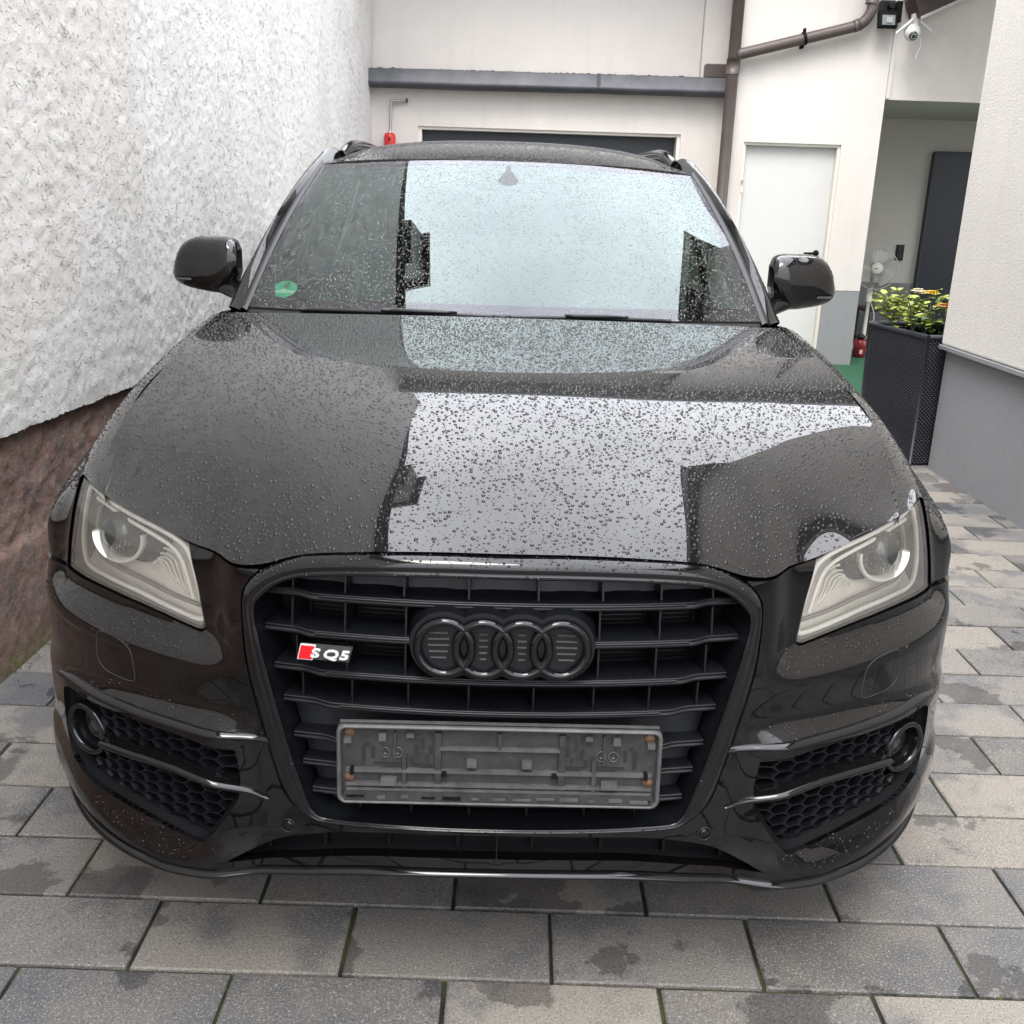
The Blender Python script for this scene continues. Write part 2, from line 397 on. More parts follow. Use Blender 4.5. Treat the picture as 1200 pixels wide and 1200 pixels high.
h = k.math('ADD', k.math('MULTIPLY', k.noise(v, 85, 6, .7), .0042), k.math('MULTIPLY', k.noise(v, 330, 3), .0016))
h = k.math('SUBTRACT', h, k.math('MULTIPLY', crev, .0062))
st = k.noise(v, 2.2, 6, .65); sp = k.noise(v, 17, 5, .7)
c = k.mix(k.mrange(st, .42, .75), (.70, .685, .66), (.59, .57, .53)); c = k.mix(k.mrange(sp, .62, .78, 0, .5), c, (.40, .35, .28))
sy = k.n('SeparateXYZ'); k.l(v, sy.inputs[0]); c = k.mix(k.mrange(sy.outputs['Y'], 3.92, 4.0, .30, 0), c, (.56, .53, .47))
c = k.mix(k.math('MULTIPLY', crev, .22), c, (.36, .33, .29))  # crevices and pits darkened in the colour, painting in their shadow
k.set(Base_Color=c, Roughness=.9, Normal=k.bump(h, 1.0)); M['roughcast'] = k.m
k = N('brown_plinth'); v = k.n('NewGeometry').outputs['Position']
f = k.noise(v, 3.5, 7, .7); g = k.noise(v, 40, 5, .7)
c = k.ramp(f, [(.25, (.14, .105, .09)), (.40, (.20, .145, .12)), (.52, (.27, .165, .125)), (.62, (.25, .215, .19)), (.75, (.18, .13, .105)), (.85, (.14, .11, .10))])
c = k.mix(k.mrange(g, .45, .75, 0, .8), c, (.10, .08, .07)); sepz = k.n('SeparateXYZ'); k.l(v, sepz.inputs[0])
moss = k.math('MULTIPLY', k.mrange(sepz.outputs['Z'], .10, .0), k.mrange(k.noise(v, 14, 5, .7), .42, .6))
c = k.mix(moss, c, (.12, .13, .03))
h = k.math('ADD', k.math('MULTIPLY', k.noise(v, 45, 6, .7), .012), k.math('MULTIPLY', k.noise(v, 190, 3), .002))
k.set(Base_Color=c, Roughness=.85, Normal=k.bump(h, 1.0)); M['brown'] = k.m
k = N('paver'); oi = k.n('ObjectInfo').outputs['Random']; v = k.n('NewGeometry').outputs['Position']
cmb = k.n('CombineXYZ'); k.l(k.math('MULTIPLY', oi, 37.), cmb.inputs['Z'])
va = k.n('VectorMath', operation='ADD'); k.l(v, va.inputs[0]); k.l(cmb.outputs[0], va.inputs[1]); vv = va.outputs[0]
base = k.ramp(oi, [(0, (.08, .079, .079)), (.2, (.155, .148, .139)), (.4, (.225, .206, .18)), (.58, (.098, .099, .102)), (.78, (.245, .224, .193)), (1, (.135, .131, .126))])
sh = k.noise(vv, 5.5, 4, .6); c = k.mix(k.mrange(sh, .3, .7), base, k.mix(.42, base, (.225, .20, .17)))
c = k.mix(k.mrange(k.noise(vv, 5, 4, .6), .47, .62, 0, .62, True), c, (.085, .088, .098))
gr = k.noise(v, 230, 3, .7); c = k.mix(k.mrange(gr, .56, .68, 0, .62), c, (.42, .40, .37)); c = k.mix(k.mrange(gr, .45, .33, 0, .72), c, (.035, .035, .036))
wet = k.mrange(k.noise(vv, 2.6, 7, .60), .555, .570, 0, 1, True)
c = k.mix(k.math('MULTIPLY', wet, .75), c, k.mix(1., c, (.42, .42, .44), 'MULTIPLY'))
k.set(Specular_IOR_Level=.14, Base_Color=c, Roughness=k.mrange(wet, 0, 1, .66, .36), Normal=k.bump(k.math('ADD', k.math('MULTIPLY', gr, .0012), k.math('MULTIPLY', k.noise(v, 90, 4), .0012)), 1.)); M['paver'] = k.m
k = N('joint_sand'); v = k.n('NewGeometry').outputs['Position']
k.set(Base_Color=k.mix(k.mrange(k.noise(v, 6, 6, .7), .44, .58), (.012, .011, .010), (.045, .055, .014)), Roughness=.95, Normal=k.bump(k.noise(v, 300, 3), .004)); M['joint'] = k.m
k = N('asphalt'); v = k.n('NewGeometry').outputs['Position']
k.set(Base_Color=k.mix(k.noise(v, 200, 3), (.03, .03, .03), (.075, .074, .072)), Roughness=.8); M['asphalt'] = k.m
M['zinc'] = simple('dark_zinc', (.075, .078, .088), .5, .3, var=.45)
M['pipe'] = simple('brown_pipe', (.072, .055, .050), .45, var=.3)
M['anthracite'] = simple('anthracite_door', (.028, .036, .046), .45)
M['navy'] = simple('dark_blue_door', (.012, .017, .028), .35)
M['whitepaint'] = simple('white_door_paint', (.535, .535, .52), .6, var=.04)
M['frame'] = simple('pale_frame', (.66, .63, .56), .5, var=.08)
M['whitep'] = simple('white_plastic', (.52, .52, .50), .4)
M['brownwood'] = simple('dark_brown_wood', (.045, .030, .028), .5, var=.35)
M['alu'] = simple('aluminium', (.55, .56, .57), .35, .8)
M['carpet'] = simple('green_carpet', (.010, .07, .030), .95, bump=.003, bscale=500, var=.3)
M['galv'] = simple('galvanised', (.42, .42, .41), .4, .8)
M['tile'] = simple('roof_tile', (.10, .055, .045), .7, var=.3)
M['soil'] = simple('potting_soil', (.02, .014, .01), .95, bump=.004, bscale=90)

# ------------------------------------------------------------------ ground and paving
g = MB(); g.grid([[(-120, -120, -.03), (-120, 140, -.03)], [(140, -120, -.03), (140, 140, -.03)]])
gr_o = g.put('ground', M['asphalt'], smooth=False); gr_o['kind'] = 'structure'
TH = R(1.23); EX = np.array([math.cos(TH), -math.sin(TH)]); EY = np.array([math.sin(TH), math.cos(TH)]); O2 = np.array([.511, 1.508]); PU, PV = .399, .1952
b = MB(); b.grid([[(-1.62, -2.2, -.0085), (-1.62, 9.6, -.0085)], [(3.6, -2.2, -.0085), (3.6, 9.6, -.0085)]])
pave = b.put('pavement', M['joint'], smooth=False); pave['kind'] = 'structure'
def paver_mesh(seed):
    rnd = random.Random(seed); hx, hy = PU/2-.0040, PV/2-.0040; c = .0028; vs = []
    for z, ins in ((-.02, 0), (-.0030, 0), (0, c)):
        for sx, sy in ((-1, -1), (1, -1), (1, 1), (-1, 1)):
            vs.append((sx*(hx-ins)+rnd.uniform(-.0012, .0012), sy*(hy-ins)+rnd.uniform(-.0008, .0008), z))
    fs = [(8, 9, 10, 11)]
    for L in (0, 4): fs += [(L+i, L+(i+1) % 4, L+4+(i+1) % 4, L+4+i) for i in range(4)]
    me = bpy.data.meshes.new('paver'); me.from_pydata(vs, [], fs); me.materials.append(M['paver']); return me
PM = [paver_mesh(i) for i in range(6)]
cells = []
for j in range(-18, 43):
    for i in range(-7, 9):
        p = O2+EX*((i+.5+(.5 if j % 2 else 0))*PU)+EY*((j+.5)*PV)
        if -1.75 < p[0] < 3.5 and -2.0 < p[1] < 9.2: cells.append(p)
def shown(p):
    if p[1] < 1.15: return False
    if abs(p[0]) < .80 and p[1] > 2.0: return False
    return abs(p[0])/p[1] < .68 and -1.62 < p[0] < 2.62
vis = sorted([p for p in cells if shown(p)], key=lambda p: p[0]**2+p[1]**2)[:298]
vk = {tuple(p) for p in vis}
for q, p in enumerate(vis):
    o = bpy.data.objects.new('paver', PM[q % 6]); COL.objects.link(o); o.parent = pave
    o.location = (p[0], p[1], random.uniform(-.0012, .0012)); o.rotation_euler = (random.uniform(-.004, .004), random.uniform(-.003, .003), -TH+random.uniform(-.003, .003)+(math.pi if q % 2 else 0))
rest = MB()
for p in cells:
    if tuple(p) in vk: continue
    ca, sa = math.cos(-TH), math.sin(-TH); me = PM[0]
    rest.add([(p[0]+v.co.x*ca-v.co.y*sa, p[1]+v.co.x*sa+v.co.y*ca, v.co.z) for v in me.vertices], [tuple(f.vertices) for f in me.polygons])
o = rest.put('far_pavers', M['paver'], pave, smooth=False); o['kind'] = 'stuff'

# small moss tufts and fallen bits along the joints and the wall foot
ms = MB()
for q in range(900):
    if random.random() < .6:
        i, j = random.randint(-5, 7), random.randint(-1, 20); u = random.random()
        pp_ = O2+EX*((i+(.5 if j % 2 else 0)+(u if random.random() < .6 else 0))*PU)+EY*((j+(0 if u != 0 and random.random() < .6 else random.random()))*PV)
        if not (noise.noise((pp_[0]*2, pp_[1]*2, 3)) > .0): continue
        rr_ = random.uniform(.0015, .004)
    else:
        yy = random.uniform(2.2, 4.6); pp_ = np.array([-1.44+(yy-2.62)*.0361+random.uniform(-.005, .035), yy]); rr_ = random.uniform(.002, .006)
    for b_ in range(5):
        a = random.uniform(0, 6.28); l = rr_*random.uniform(.8, 2.0); w = rr_*.5
        dx, dy = math.cos(a), math.sin(a)
        x0, y0 = pp_[0]+random.uniform(-1, 1)*rr_, pp_[1]+random.uniform(-1, 1)*rr_
        ms.add([(x0-dy*w, y0+dx*w, -.006), (x0+dy*w, y0-dx*w, -.006), (x0+dx*l*.7, y0+dy*l*.7, -.006+l*random.uniform(.7, 1.4))], [(0, 1, 2)])
o = ms.put('moss', simple('moss', (.075, .095, .02), .9, var=.5), smooth=False)
tag(o, 'tiny green moss tufts in the paving joints and along the wall foot', 'moss', kind='stuff')

# ------------------------------------------------------------------ rough white house wall on the left
def wx(y): return -1.44+(y-2.62)*.0361
LEAVE = 5.1
yc = np.concatenate([np.linspace(-3, 1.9, 10)[:-1], np.arange(1.9, 4.6, .0125), np.arange(4.6, 6.6, .02), np.arange(6.6, 9.46, .04)])
zc_ = np.concatenate([np.arange(.70, 2.75, .0135), np.linspace(2.75, LEAVE, 12)])
def rough_h(y, z):
    p = Vector((y, z*1.25, .3)); q = Vector((y*.9+z*.5, z*1.2-y*.25, 1.7))
    a = noise.noise(q*13); b = noise.noise(p*29); c = noise.noise(q*55)
    crev = max(0., .16-abs(noise.noise(q*9.5+Vector((5, 1, 2)))))/.16
    return .0018*a+.0030*b+.0034*c+.0022*noise.noise(p*95)-.0060*crev*max(0, noise.noise(p*4)+.20)
P = np.zeros((len(yc), len(zc_), 3))
for i, y in enumerate(yc):
    for j, z in enumerate(zc_):
        lo = .70+.004*math.sin(y*3)-.018*(y-2.8)*.9+.006*noise.noise((y*9, 0, 0))+.007*noise.noise((y*30, 0, 4))+.006*noise.noise((y*75, 3, 4)) if j == 0 else z
        P[i, j] = (wx(y)+.012+(rough_h(y, z) if 1.8 < y else 0), y, lo if j == 0 else max(z, .70))
P[:, 1, 2] = np.maximum(P[:, 1, 2], P[:, 0, 2]+.004)
hw = thing('house_wall', 'rough white roughcast house wall over a brown weathered plinth, left of the car', 'wall', (wx(2), 2, 0))
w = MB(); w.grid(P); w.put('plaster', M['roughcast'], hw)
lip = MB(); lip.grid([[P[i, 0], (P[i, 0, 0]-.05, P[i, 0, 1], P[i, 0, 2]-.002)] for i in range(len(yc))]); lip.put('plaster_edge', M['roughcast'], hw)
zp = np.arange(-.02, .72, .014); P2 = np.zeros((len(yc), len(zp), 3))
for i, y in enumerate(yc):
    for j, z in enumerate(zp):
        q = Vector((y, z, .9)); zb = .36+.02*noise.noise((y*3, 2, 2))-.01*(y-2.8)
        st_ = .016*(1-min(1, max(0, (z-zb)/.012)))
        rough_amt = 1. if z > zb else .45
        P2[i, j] = (wx(y)-.022+st_+rough_amt*(.007*noise.noise(q*11)+.008*noise.noise(q*27)+.007*noise.noise(q*60)+.004*noise.noise(q*110)), y, z)
w = MB(); w.grid(P2); w.put('plinth', M['brown'], hw)
w = MB(); w.grid([[(wx(y)-.09, y, z) for y in (-3, 9.46)] for z in (0, LEAVE)])
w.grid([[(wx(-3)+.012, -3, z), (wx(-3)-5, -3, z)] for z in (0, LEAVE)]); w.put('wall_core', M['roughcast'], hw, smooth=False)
def eave(name, x0, x1, y0, y1, z, parent, t=.16):
    e = MB(); e.box(((x0+x1)/2, (y0+y1)/2, z+t/2), (x1-x0, y1-y0, t)); e.put(name, M['brownwood'], parent, smooth=False)
    return e
eave('eave_board', -2.4, -1.33, -3, 9.3, LEAVE, hw)
e = MB(); e.add([(-1.32, -3, LEAVE+.16), (-1.32, 9.3, LEAVE+.16), (-4.5, 9.3, LEAVE+2.2), (-4.5, -3, LEAVE+2.2)], [(0, 1, 2, 3)]); e.put('roof_slope', M['tile'], hw, smooth=False)
e = MB(); e.box((-1.72, 5.25, LEAVE+.55), (1.06, .9, .8)); e.box((-1.70, 5.25, LEAVE+.98), (1.2, 1.05, .08)); e.put('added_dormer', M['brownwood'], hw, smooth=False)  # dark box added out of view to put a step in the reflected roofline
e = MB(); e.tube([(-1.30, -3, LEAVE+.12), (-1.30, 9.3, LEAVE+.12)], .035, 10); e.put('roof_gutter', M['zinc'], hw)

# ------------------------------------------------------------------ garage and the house behind
gb = thing('garage_building', 'cream garage front with a dark garage door and flat roof edge, behind the car', 'building', (.4, 9.4, 0))
GE = 3.95
GX0, GX1, GZ = -.774, 1.545, 1.972
w = MB()
for (x0, x1, z0, z1) in ((-1.45, GX0, 0, 2.36), (GX1, 1.93, 0, 2.36), (GX0, GX1, GZ, 2.36)):
    w.box(((x0+x1)/2, 9.5, (z0+z1)/2), (x1-x0, .2, z1-z0))
w.put('front_wall', M['cream'], gb, smooth=False)
w = MB(); w.box((.1, 9.58, (2.36+GE)/2), (3.156, .2, GE-2.36)); w.put('upper_wall', M['cream'], gb, smooth=False)
w = MB(); w.box((1.82, 9.53, (2.36+GE)/2), (.28, .22, GE-2.36)); w.put('pilaster', M['cream'], gb, smooth=False)
for q in range(4):
    w = MB(); w.box(((GX0+GX1)/2, 9.56, .25+q*.492), (GX1-GX0-.06, .04, .486), bev=.006); w.put('door_panel', M['anthracite'], gb, smooth=False)
w = MB()
for (x, z, dx, dz) in ((GX0+.015, GZ/2, .03, GZ), (GX1-.015, GZ/2, .03, GZ), ((GX0+GX1)/2, GZ-.012, GX1-GX0-.06, .024)): w.box((x, 9.49, z), (dx, .14, dz))
w.put('door_frame', M['frame'], gb, smooth=False)
# roof edge flashing with its gutter lip
prof = [(9.40, 2.275), (9.27, 2.275), (9.245, 2.30), (9.245, 2.325), (9.262, 2.335), (9.258, 2.415), (9.30, 2.425), (9.45, 2.43)]
xs = np.linspace(-1.36, 1.90, 60); w = MB()
w.grid([[(x, y, z+.004*noise.noise((x*2, z*9, 0))+(x+.0)*.0045) for y, z in prof] for x in xs]); w.put('roof_edge', M['zinc'], gb)
w = MB(); w.box((.78, 9.25, 2.37), (.022, .03, .115)); w.put('flashing_seam', M['zinc'], gb, smooth=False)
w = MB()
for q in range(160):
    x = random.uniform(-1.2, 1.6); r_ = random.uniform(.004, .016); w.box((x, 9.46, 2.432+x*.0045), (r_*3, .03, r_*1.4), Matrix.Rotation(random.uniform(-.4, .4), 3, 'Y'))
w.put('roof_grit', M['soil'], gb, smooth=False)['kind'] = 'stuff'
w = MB(); w.box((1.81, 9.38, 2.49), (.21, .12, .11), bev=.008); w.put('outlet_box', M['pipe'], gb, smooth=False)
w = MB(); w.box((1.9, 9.2, GE+.09), (8.6, 1.0, .18)); w.put('eave_board', M['brownwood'], gb, smooth=False)
w = MB(); w.add([(-2.4, 8.66, GE+.18), (6.2, 8.66, GE+.18), (6.2, 12.5, GE+1.45), (-2.4, 12.5, GE+1.45)], [(0, 1, 2, 3)]); w.put('roof_slope', M['tile'], gb, smooth=False)
w = MB(); w.tube([(-2.4, 8.62, GE+.13), (6.2, 8.62, GE+.13)], .075, 10); w.put('roof_gutter', M['zinc'], gb)

# side house with the white door and the covered entrance
sh_ = thing('side_house', 'cream house corner with a white door, grey plinth and a covered entrance', 'house', (2.6, 9.1, 0))
DX0, DX1, DZ = 2.04, 2.882, 1.912; XC = 3.205
w = MB()
for (x0, x1, z0, z1) in ((1.90, DX0, .69, GE), (DX0, DX1, DZ, GE), (DX1, XC, .69, GE)): w.box(((x0+x1)/2, 9.25, (z0+z1)/2), (x1-x0, .3, z1-z0))
w.box((XC-.15, 10.25, GE/2), (.30, 1.7, GE)); w.put('front_wall', M['cream'], sh_, smooth=False)
for (x0, x1) in ((1.90, DX0), (DX1, XC)):
    w = MB(); w.box(((x0+x1)/2, 9.253, .345), (x1-x0, .3, .69)); w.put('plinth', M['greyrender'], sh_, smooth=False)
w = MB(); w.box((5.0, 9.27, (2.285+GE)/2), (3.58, .3, GE-2.285)); w.put('lintel_wall', M['cream'], sh_, smooth=False)
w = MB(); w.box((5.0, 11.1, 1.5), (3.6, .2, 3.0)); w.put('entrance_back_wall', M['cream'], sh_, smooth=False)
w = MB(); w.box((4.1, 10.985, .33), (1.7, .03, .62)); w.put('entrance_plinth', M['greyrender'], sh_, smooth=False)
w = MB(); w.box((5.0, 10.22, 2.33), (3.58, 1.56, .08)); w.put('entrance_ceiling', M['cream2'], sh_, smooth=False)
w = MB(); w.box((6.7, 10.2, 1.5), (.2, 1.6, 3.0)); w.put('entrance_side_wall', M['cream'], sh_, smooth=False)
w = MB(); w.box((3.225, 9.105, 2.60), (.035, .02, .62), bev=.004); w.put('cable_duct', M['whitep'], sh_, smooth=False)
# rake board of the entrance roof
a, b_ = Vector((3.29, 8.98, 2.955)), Vector((4.9, 8.98, 3.70)); d = (b_-a); ang = math.atan2(d.z, d.x)
w = MB(); w.box((a+d/2), (d.length, .22, .17), Matrix.Rotation(-ang, 3, 'Y')); w.put('rake_board', M['brownwood'], sh_, smooth=False)
w = MB(); w.box((a+d/2+Vector((.035, -.118, -.075))), (d.length, .012, .02), Matrix.Rotation(-ang, 3, 'Y')); w.put('rake_trim', M['cream2'], sh_, smooth=False)
w = MB(); w.add([(3.25, 7.9, 3.06), (5.2, 7.9, 3.92), (5.2, 9.13, 3.92), (3.25, 9.13, 3.06), (3.25, 7.9, 3.14), (5.2, 7.9, 4.0), (5.2, 9.13, 4.0), (3.25, 9.13, 3.14)], [(0, 1, 2, 3), (7, 6, 5, 4), (0, 4, 5, 1), (1, 5, 6, 2), (3, 7, 4, 0)]); w.put('added_canopy', M['brownwood'], sh_, smooth=False)  # roof slab added out of view to shade the lintel wall

wd = thing('white_door', 'plain white door with a black lever handle, right of the downpipe', 'door', (2.46, 9.15, 0))
w = MB(); w.box(((DX0+DX1)/2, 9.19, DZ/2+.012), (DX1-DX0-.05, .04, DZ-.045), bev=.003); w.put('leaf', M['whitepaint'], wd, smooth=False)
w = MB()
for (x, z, dx, dz) in ((DX0+.012, DZ/2, .024, DZ), (DX1-.012, DZ/2, .024, DZ), ((DX0+DX1)/2, DZ-.011, DX1-DX0-.048, .022)): w.box((x, 9.16, z), (dx, .085, dz))
w.put('door_frame', M['frame'], wd, smooth=False)
w = MB(); w.lathe([(.026, 0), (.026, -.012), (.012, -.014), (.012, -.05)], (2.79, 9.17, 1.005), (0, 1, 0), 16); w.tube([(2.79, 9.125, 1.005), (2.76, 9.118, 1.003), (2.67, 9.12, 1.0)], [.012, .011, .010], 8); w.put('handle', M['matt'], wd)
w = MB()
for q in (1.55, .45): w.lathe([(.008, -.05), (.008, .05)], (DX0+.02, 9.112, q), (0, 0, 1), 8)
w.put('hinge', M['frame'], wd)

nd = thing('entrance_door', 'dark navy front door inside the covered entrance', 'door', (4.95, 11, 0))
w = MB(); w.box((4.95, 10.975, 1.0), (.98, .06, 1.96), bev=.004); w.put('leaf', M['navy'], nd, smooth=False)
w = MB()
for (x, z, dx, dz) in ((4.455, .98, .02, 1.98), (5.445, .98, .02, 1.98), (4.95, 1.975, .97, .02)): w.box((x, 10.96, z), (dx, .07, dz))
w.put('door_frame', M['anthracite'], nd, smooth=False)

sw = thing('light_switch', 'small dark switch plate on the shaded entrance wall', 'switch', (4.25, 10.99, .88))
w = MB(); w.box((4.25, 10.992, .958), (.085, .014, .165), bev=.004); w.put('plate', M['plastic'], sw, smooth=False)
for q in (-1, 0, 1):
    w = MB(); w.box((4.25, 10.982, .958+q*.05), (.06, .012, .042), bev=.003); w.put('rocker', M['trim'], sw, smooth=False)

# green carpet runner
c_o = MB(); c_o.box((3.9, 9.0, .012), (3.2, 3.96, .03), bev=.004); c_o = c_o.put('green_carpet', M['carpet'], smooth=False, base=(3.9, 9, 0))
tag(c_o, 'green artificial turf runner leading into the covered entrance', 'carpet')

# downpipe with the sloping branch
dp = thing('downpipe', 'brown downpipe with a sloping branch pipe on the cream wall', 'pipe', (1.875, 9.02, 0))
w = MB(); w.tube([(1.875, 9.03, 0), (1.875, 9.03, GE)], .05, 18); w.put('pipe', M['pipe'], dp)
pth = catmull([(1.895, 9.02, 2.58), (2.1, 9.02, 2.632), (2.80, 9.02, 2.812), (2.90, 9.01, 2.85), (2.955, 9.0, 2.925), (2.965, 9.0, 3.02), (2.965, 9.0, 3.5)], 6)
w = MB(); w.tube(pth, .044, 16); w.put('branch_pipe', M['pipe'], dp)
w = MB(); w.tube([(2.84, 9.018, 2.822), (2.88, 9.013, 2.84)], .049, 16); w.put('sleeve', M['pipe'], dp)
w = MB(); w.tube([(2.955, 9.0, 2.99), (2.965, 9.0, 3.06)], .052, 16); w.put('sleeve', M['pipe'], dp)
w = MB(); w.tube([(2.43, 9.02, 2.717), (2.452, 9.02, 2.723)], .052, 16); w.box((2.437, 9.06, 2.665), (.02, .07, .03)); w.box((2.437, 9.02, 2.782), (.02, .03, .03)); w.put('clamp', M['matt'], dp)
w = MB(); w.tube([(1.875, 9.03, 2.43), (1.875, 9.03, 2.55)], .056, 18); w.put('sleeve', M['pipe'], dp)
for zz_ in (1.2, 3.3):
    w = MB(); w.tube([(1.875, 9.03, zz_), (1.875, 9.03, zz_+.025)], .055, 18); w.box((1.875, 9.075, zz_+.012), (.03, .06, .02)); w.put('clamp', M['pipe'], dp)

# floodlight and camera
fl = thing('floodlight', 'small black LED floodlight under the eave', 'floodlight', (3.10, 9.06, 2.82))
rx = Matrix.Rotation(R(-14), 3, 'X')
w = MB(); w.box((3.10, 8.99, 2.875), (.155, .045, .125), rx, .008); w.put('housing', M['matt'], fl, smooth=False)
w = MB(); w.box((3.10, 8.963, 2.872), (.105, .008, .078), rx); w.put('lamp_glass', simple('led_glass', (.16, .17, .17), .2), fl, smooth=False)
w = MB(); w.box((3.103, 8.955, 2.872), (.05, .008, .045), rx); w.put('led_chip', simple('led_chip', (.24, .25, .22), .3), fl, smooth=False)
w = MB(); w.box((3.10, 9.05, 2.985), (.12, .07, .09), bev=.01); w.lathe([(.02, 0), (.03, -.02), (.022, -.035)], (3.12, 9.015, 2.985), (0, 1, 0), 14); w.put('motion_sensor', M['plastic'], fl, smooth=False)
w = MB(); w.box((3.205, 9.06, 2.95), (.05, .05, .16), bev=.006); w.put('bracket', M['matt'], fl, smooth=False)
sc_ = thing('security_camera', 'white dome security camera hanging below the brown eave', 'camera', (3.29, 8.98, 2.78))
cx, cy, cz = 3.295, 8.93, 2.78
w = MB(); w.lathe([(.0, -.072), (.03, -.068), (.05, -.052), (.064, -.02), (.066, .015), (.05, .045), (.02, .06)], (cx, cy, cz), (.12, .86, .5), 24, cap=False); w.put('dome', M['whitep'], sc_)
w = MB(); w.lathe([(.0, -.0785), (.030, -.0775), (.034, -.072), (.036, -.060)], (cx, cy, cz), (.12, .86, .5), 20, cap=False); w.put('lens_window', M['lampdark'], sc_)
w = MB()
for q in range(8):
    a = q*math.pi/4; ax_ = Vector((.12, .86, .5)).normalized(); u_ = ax_.orthogonal().normalized(); v_ = ax_.cross(u_)
    p_ = Vector((cx, cy, cz))-ax_*.078+(u_*math.cos(a)+v_*math.sin(a))*.02; w.box(p_, (.006, .006, .006))
w.put('infrared_led', M['whitep'], sc_, smooth=False)
w = MB(); w.box((cx+.02, cy+.03, cz+.10), (.055, .055, .09), bev=.01); w.put('mount', M['whitep'], sc_, smooth=False)
for pth in ([(cx-.01, cy-.01, cz+.10), (cx-.07, cy-.02, cz+.045), (cx-.13, cy, cz-.01)], [(cx+.05, cy-.01, cz+.09), (cx+.09, cy-.02, cz+.05), (cx+.15, cy-.01, cz+.01)]):
    w = MB(); w.tube(catmull(pth, 5), .012, 8); w.put('antenna', M['whitep'], sc_)
w = MB(); w.tube(catmull([(cx+.07, cy, cz-.03), (cx+.08, cy, cz-.10), (cx+.06, cy, cz-.17), (cx+.055, cy, cz-.20)], 5), .006, 6); w.put('cable', M['whitep'], sc_)

# bent rod with red grip, left of the garage door
rd = thing('wall_crank', 'bent grey metal rod with a red grip on the garage wall', 'crank', (-1.01, 9.36, 1.75))
w = MB(); w.tube(catmull([(-1.016, 9.36, 1.90), (-1.01, 9.36, 2.07), (-1.005, 9.36, 2.15), (-.985, 9.36, 2.168), (-.87, 9.36, 2.172)], 5), .012, 8); w.put('rod', M['galv'], rd)
w = MB(); w.lathe([(.0, 1.66), (.04, 1.66), (.05, 1.68), (.05, 1.875), (.042, 1.90), (.0, 1.905)], (-1.018, 9.35, 0), n=16, cap=False); w.put('grip', simple('red_plastic', (.55, .02, .02), .35), rd)
w = MB(); w.box((-1.018, 9.297, 1.85), (.012, .008, .03)); w.put('slot', M['matt'], rd, smooth=False)
w = MB(); w.tube([(-.875, 9.36, 2.172), (-.862, 9.36, 2.172)], .019, 10); w.put('end_cap', M['trim'], rd)

# ------------------------------------------------------------------ right-hand house wall
rw = thing('rendered_wall', 'cream rendered house wall with grey plinth and metal trim, right edge', 'wall', (2.42, 5, 0))
XR, XP, YE = 2.405, 2.44, 5.47
w = MB(); w.box((XR+2.5, (YE-1.5)/2, (.705+4.62)/2), (5.0, YE+1.5, 4.62-.705), bev=.012); w.put('render', M['cream2'], rw, smooth=False)
w = MB(); w.box((XP+2.5, (YE-1.5)/2-.002, .35), (5.0, YE+1.5, .70)); w.put('plinth', M['greyrender'], rw, smooth=False)
w = MB(); w.box((XR+.012, (YE-1.5)/2+.002, .691), (.05, YE+1.5, .022), bev=.003); w.put('base_trim', M['alu'], rw, smooth=False)
REAVE = 4.6
w = MB(); w.box((XR+1.2, (YE-1.5)/2, REAVE+.09), (2.9, YE+1.9, .18)); w.put('eave_board', M['brownwood'], rw, smooth=False)
w = MB(); w.add([(XR-.26, -1.9, REAVE+.18), (XR-.26, YE+.4, REAVE+.18), (XR+4, YE+.4, REAVE+1.9), (XR+4, -1.9, REAVE+1.9)], [(0, 1, 2, 3)]); w.put('roof_slope', M['tile'], rw, smooth=False)

# ------------------------------------------------------------------ planter with flowers
k = N('wicker'); tcn = k.n('UVMap')
v = k.coord(); wv = k.n('TexWave', wave_type='BANDS', bands_direction='Z'); wv.inputs['Scale'].default_value = 28; wv.inputs['Distortion'].default_value = 0; k.l(v, wv.inputs['Vector'])
k.set(Base_Color=k.mix(wv.outputs['Fac'], (.016, .018, .024), (.030, .033, .043)), Roughness=.5); M['wicker'] = k.m
pl = thing('planter', 'tall dark grey wicker planter box beside the rendered wall', 'planter', (2.6, 5.8, 0))
PA = np.array([2.345, 5.50]); dL = np.array([-.16, .987]); dR = np.array([.987, .16]); LL, LW, PH = .64, .52, .745
def pq(u, v, z, t=0.):
    sc = 1-.045*(1-z/PH)
    c = PA+dL*LL/2+dR*LW/2; q = c+dL*(u-.5)*LL*sc+dR*(v-.5)*LW*sc; return (q[0], q[1], z)
w = MB(); w.prism([(0, 0), (1, 0), (1, 1), (0, 1)], lambda p: pq(p[0]*.975+.0125, p[1]*.975+.0125, .01), lambda p: pq(p[0]*.975+.0125, p[1]*.975+.0125, PH-.03)); w.put('core', M['matt'], pl, smooth=False)
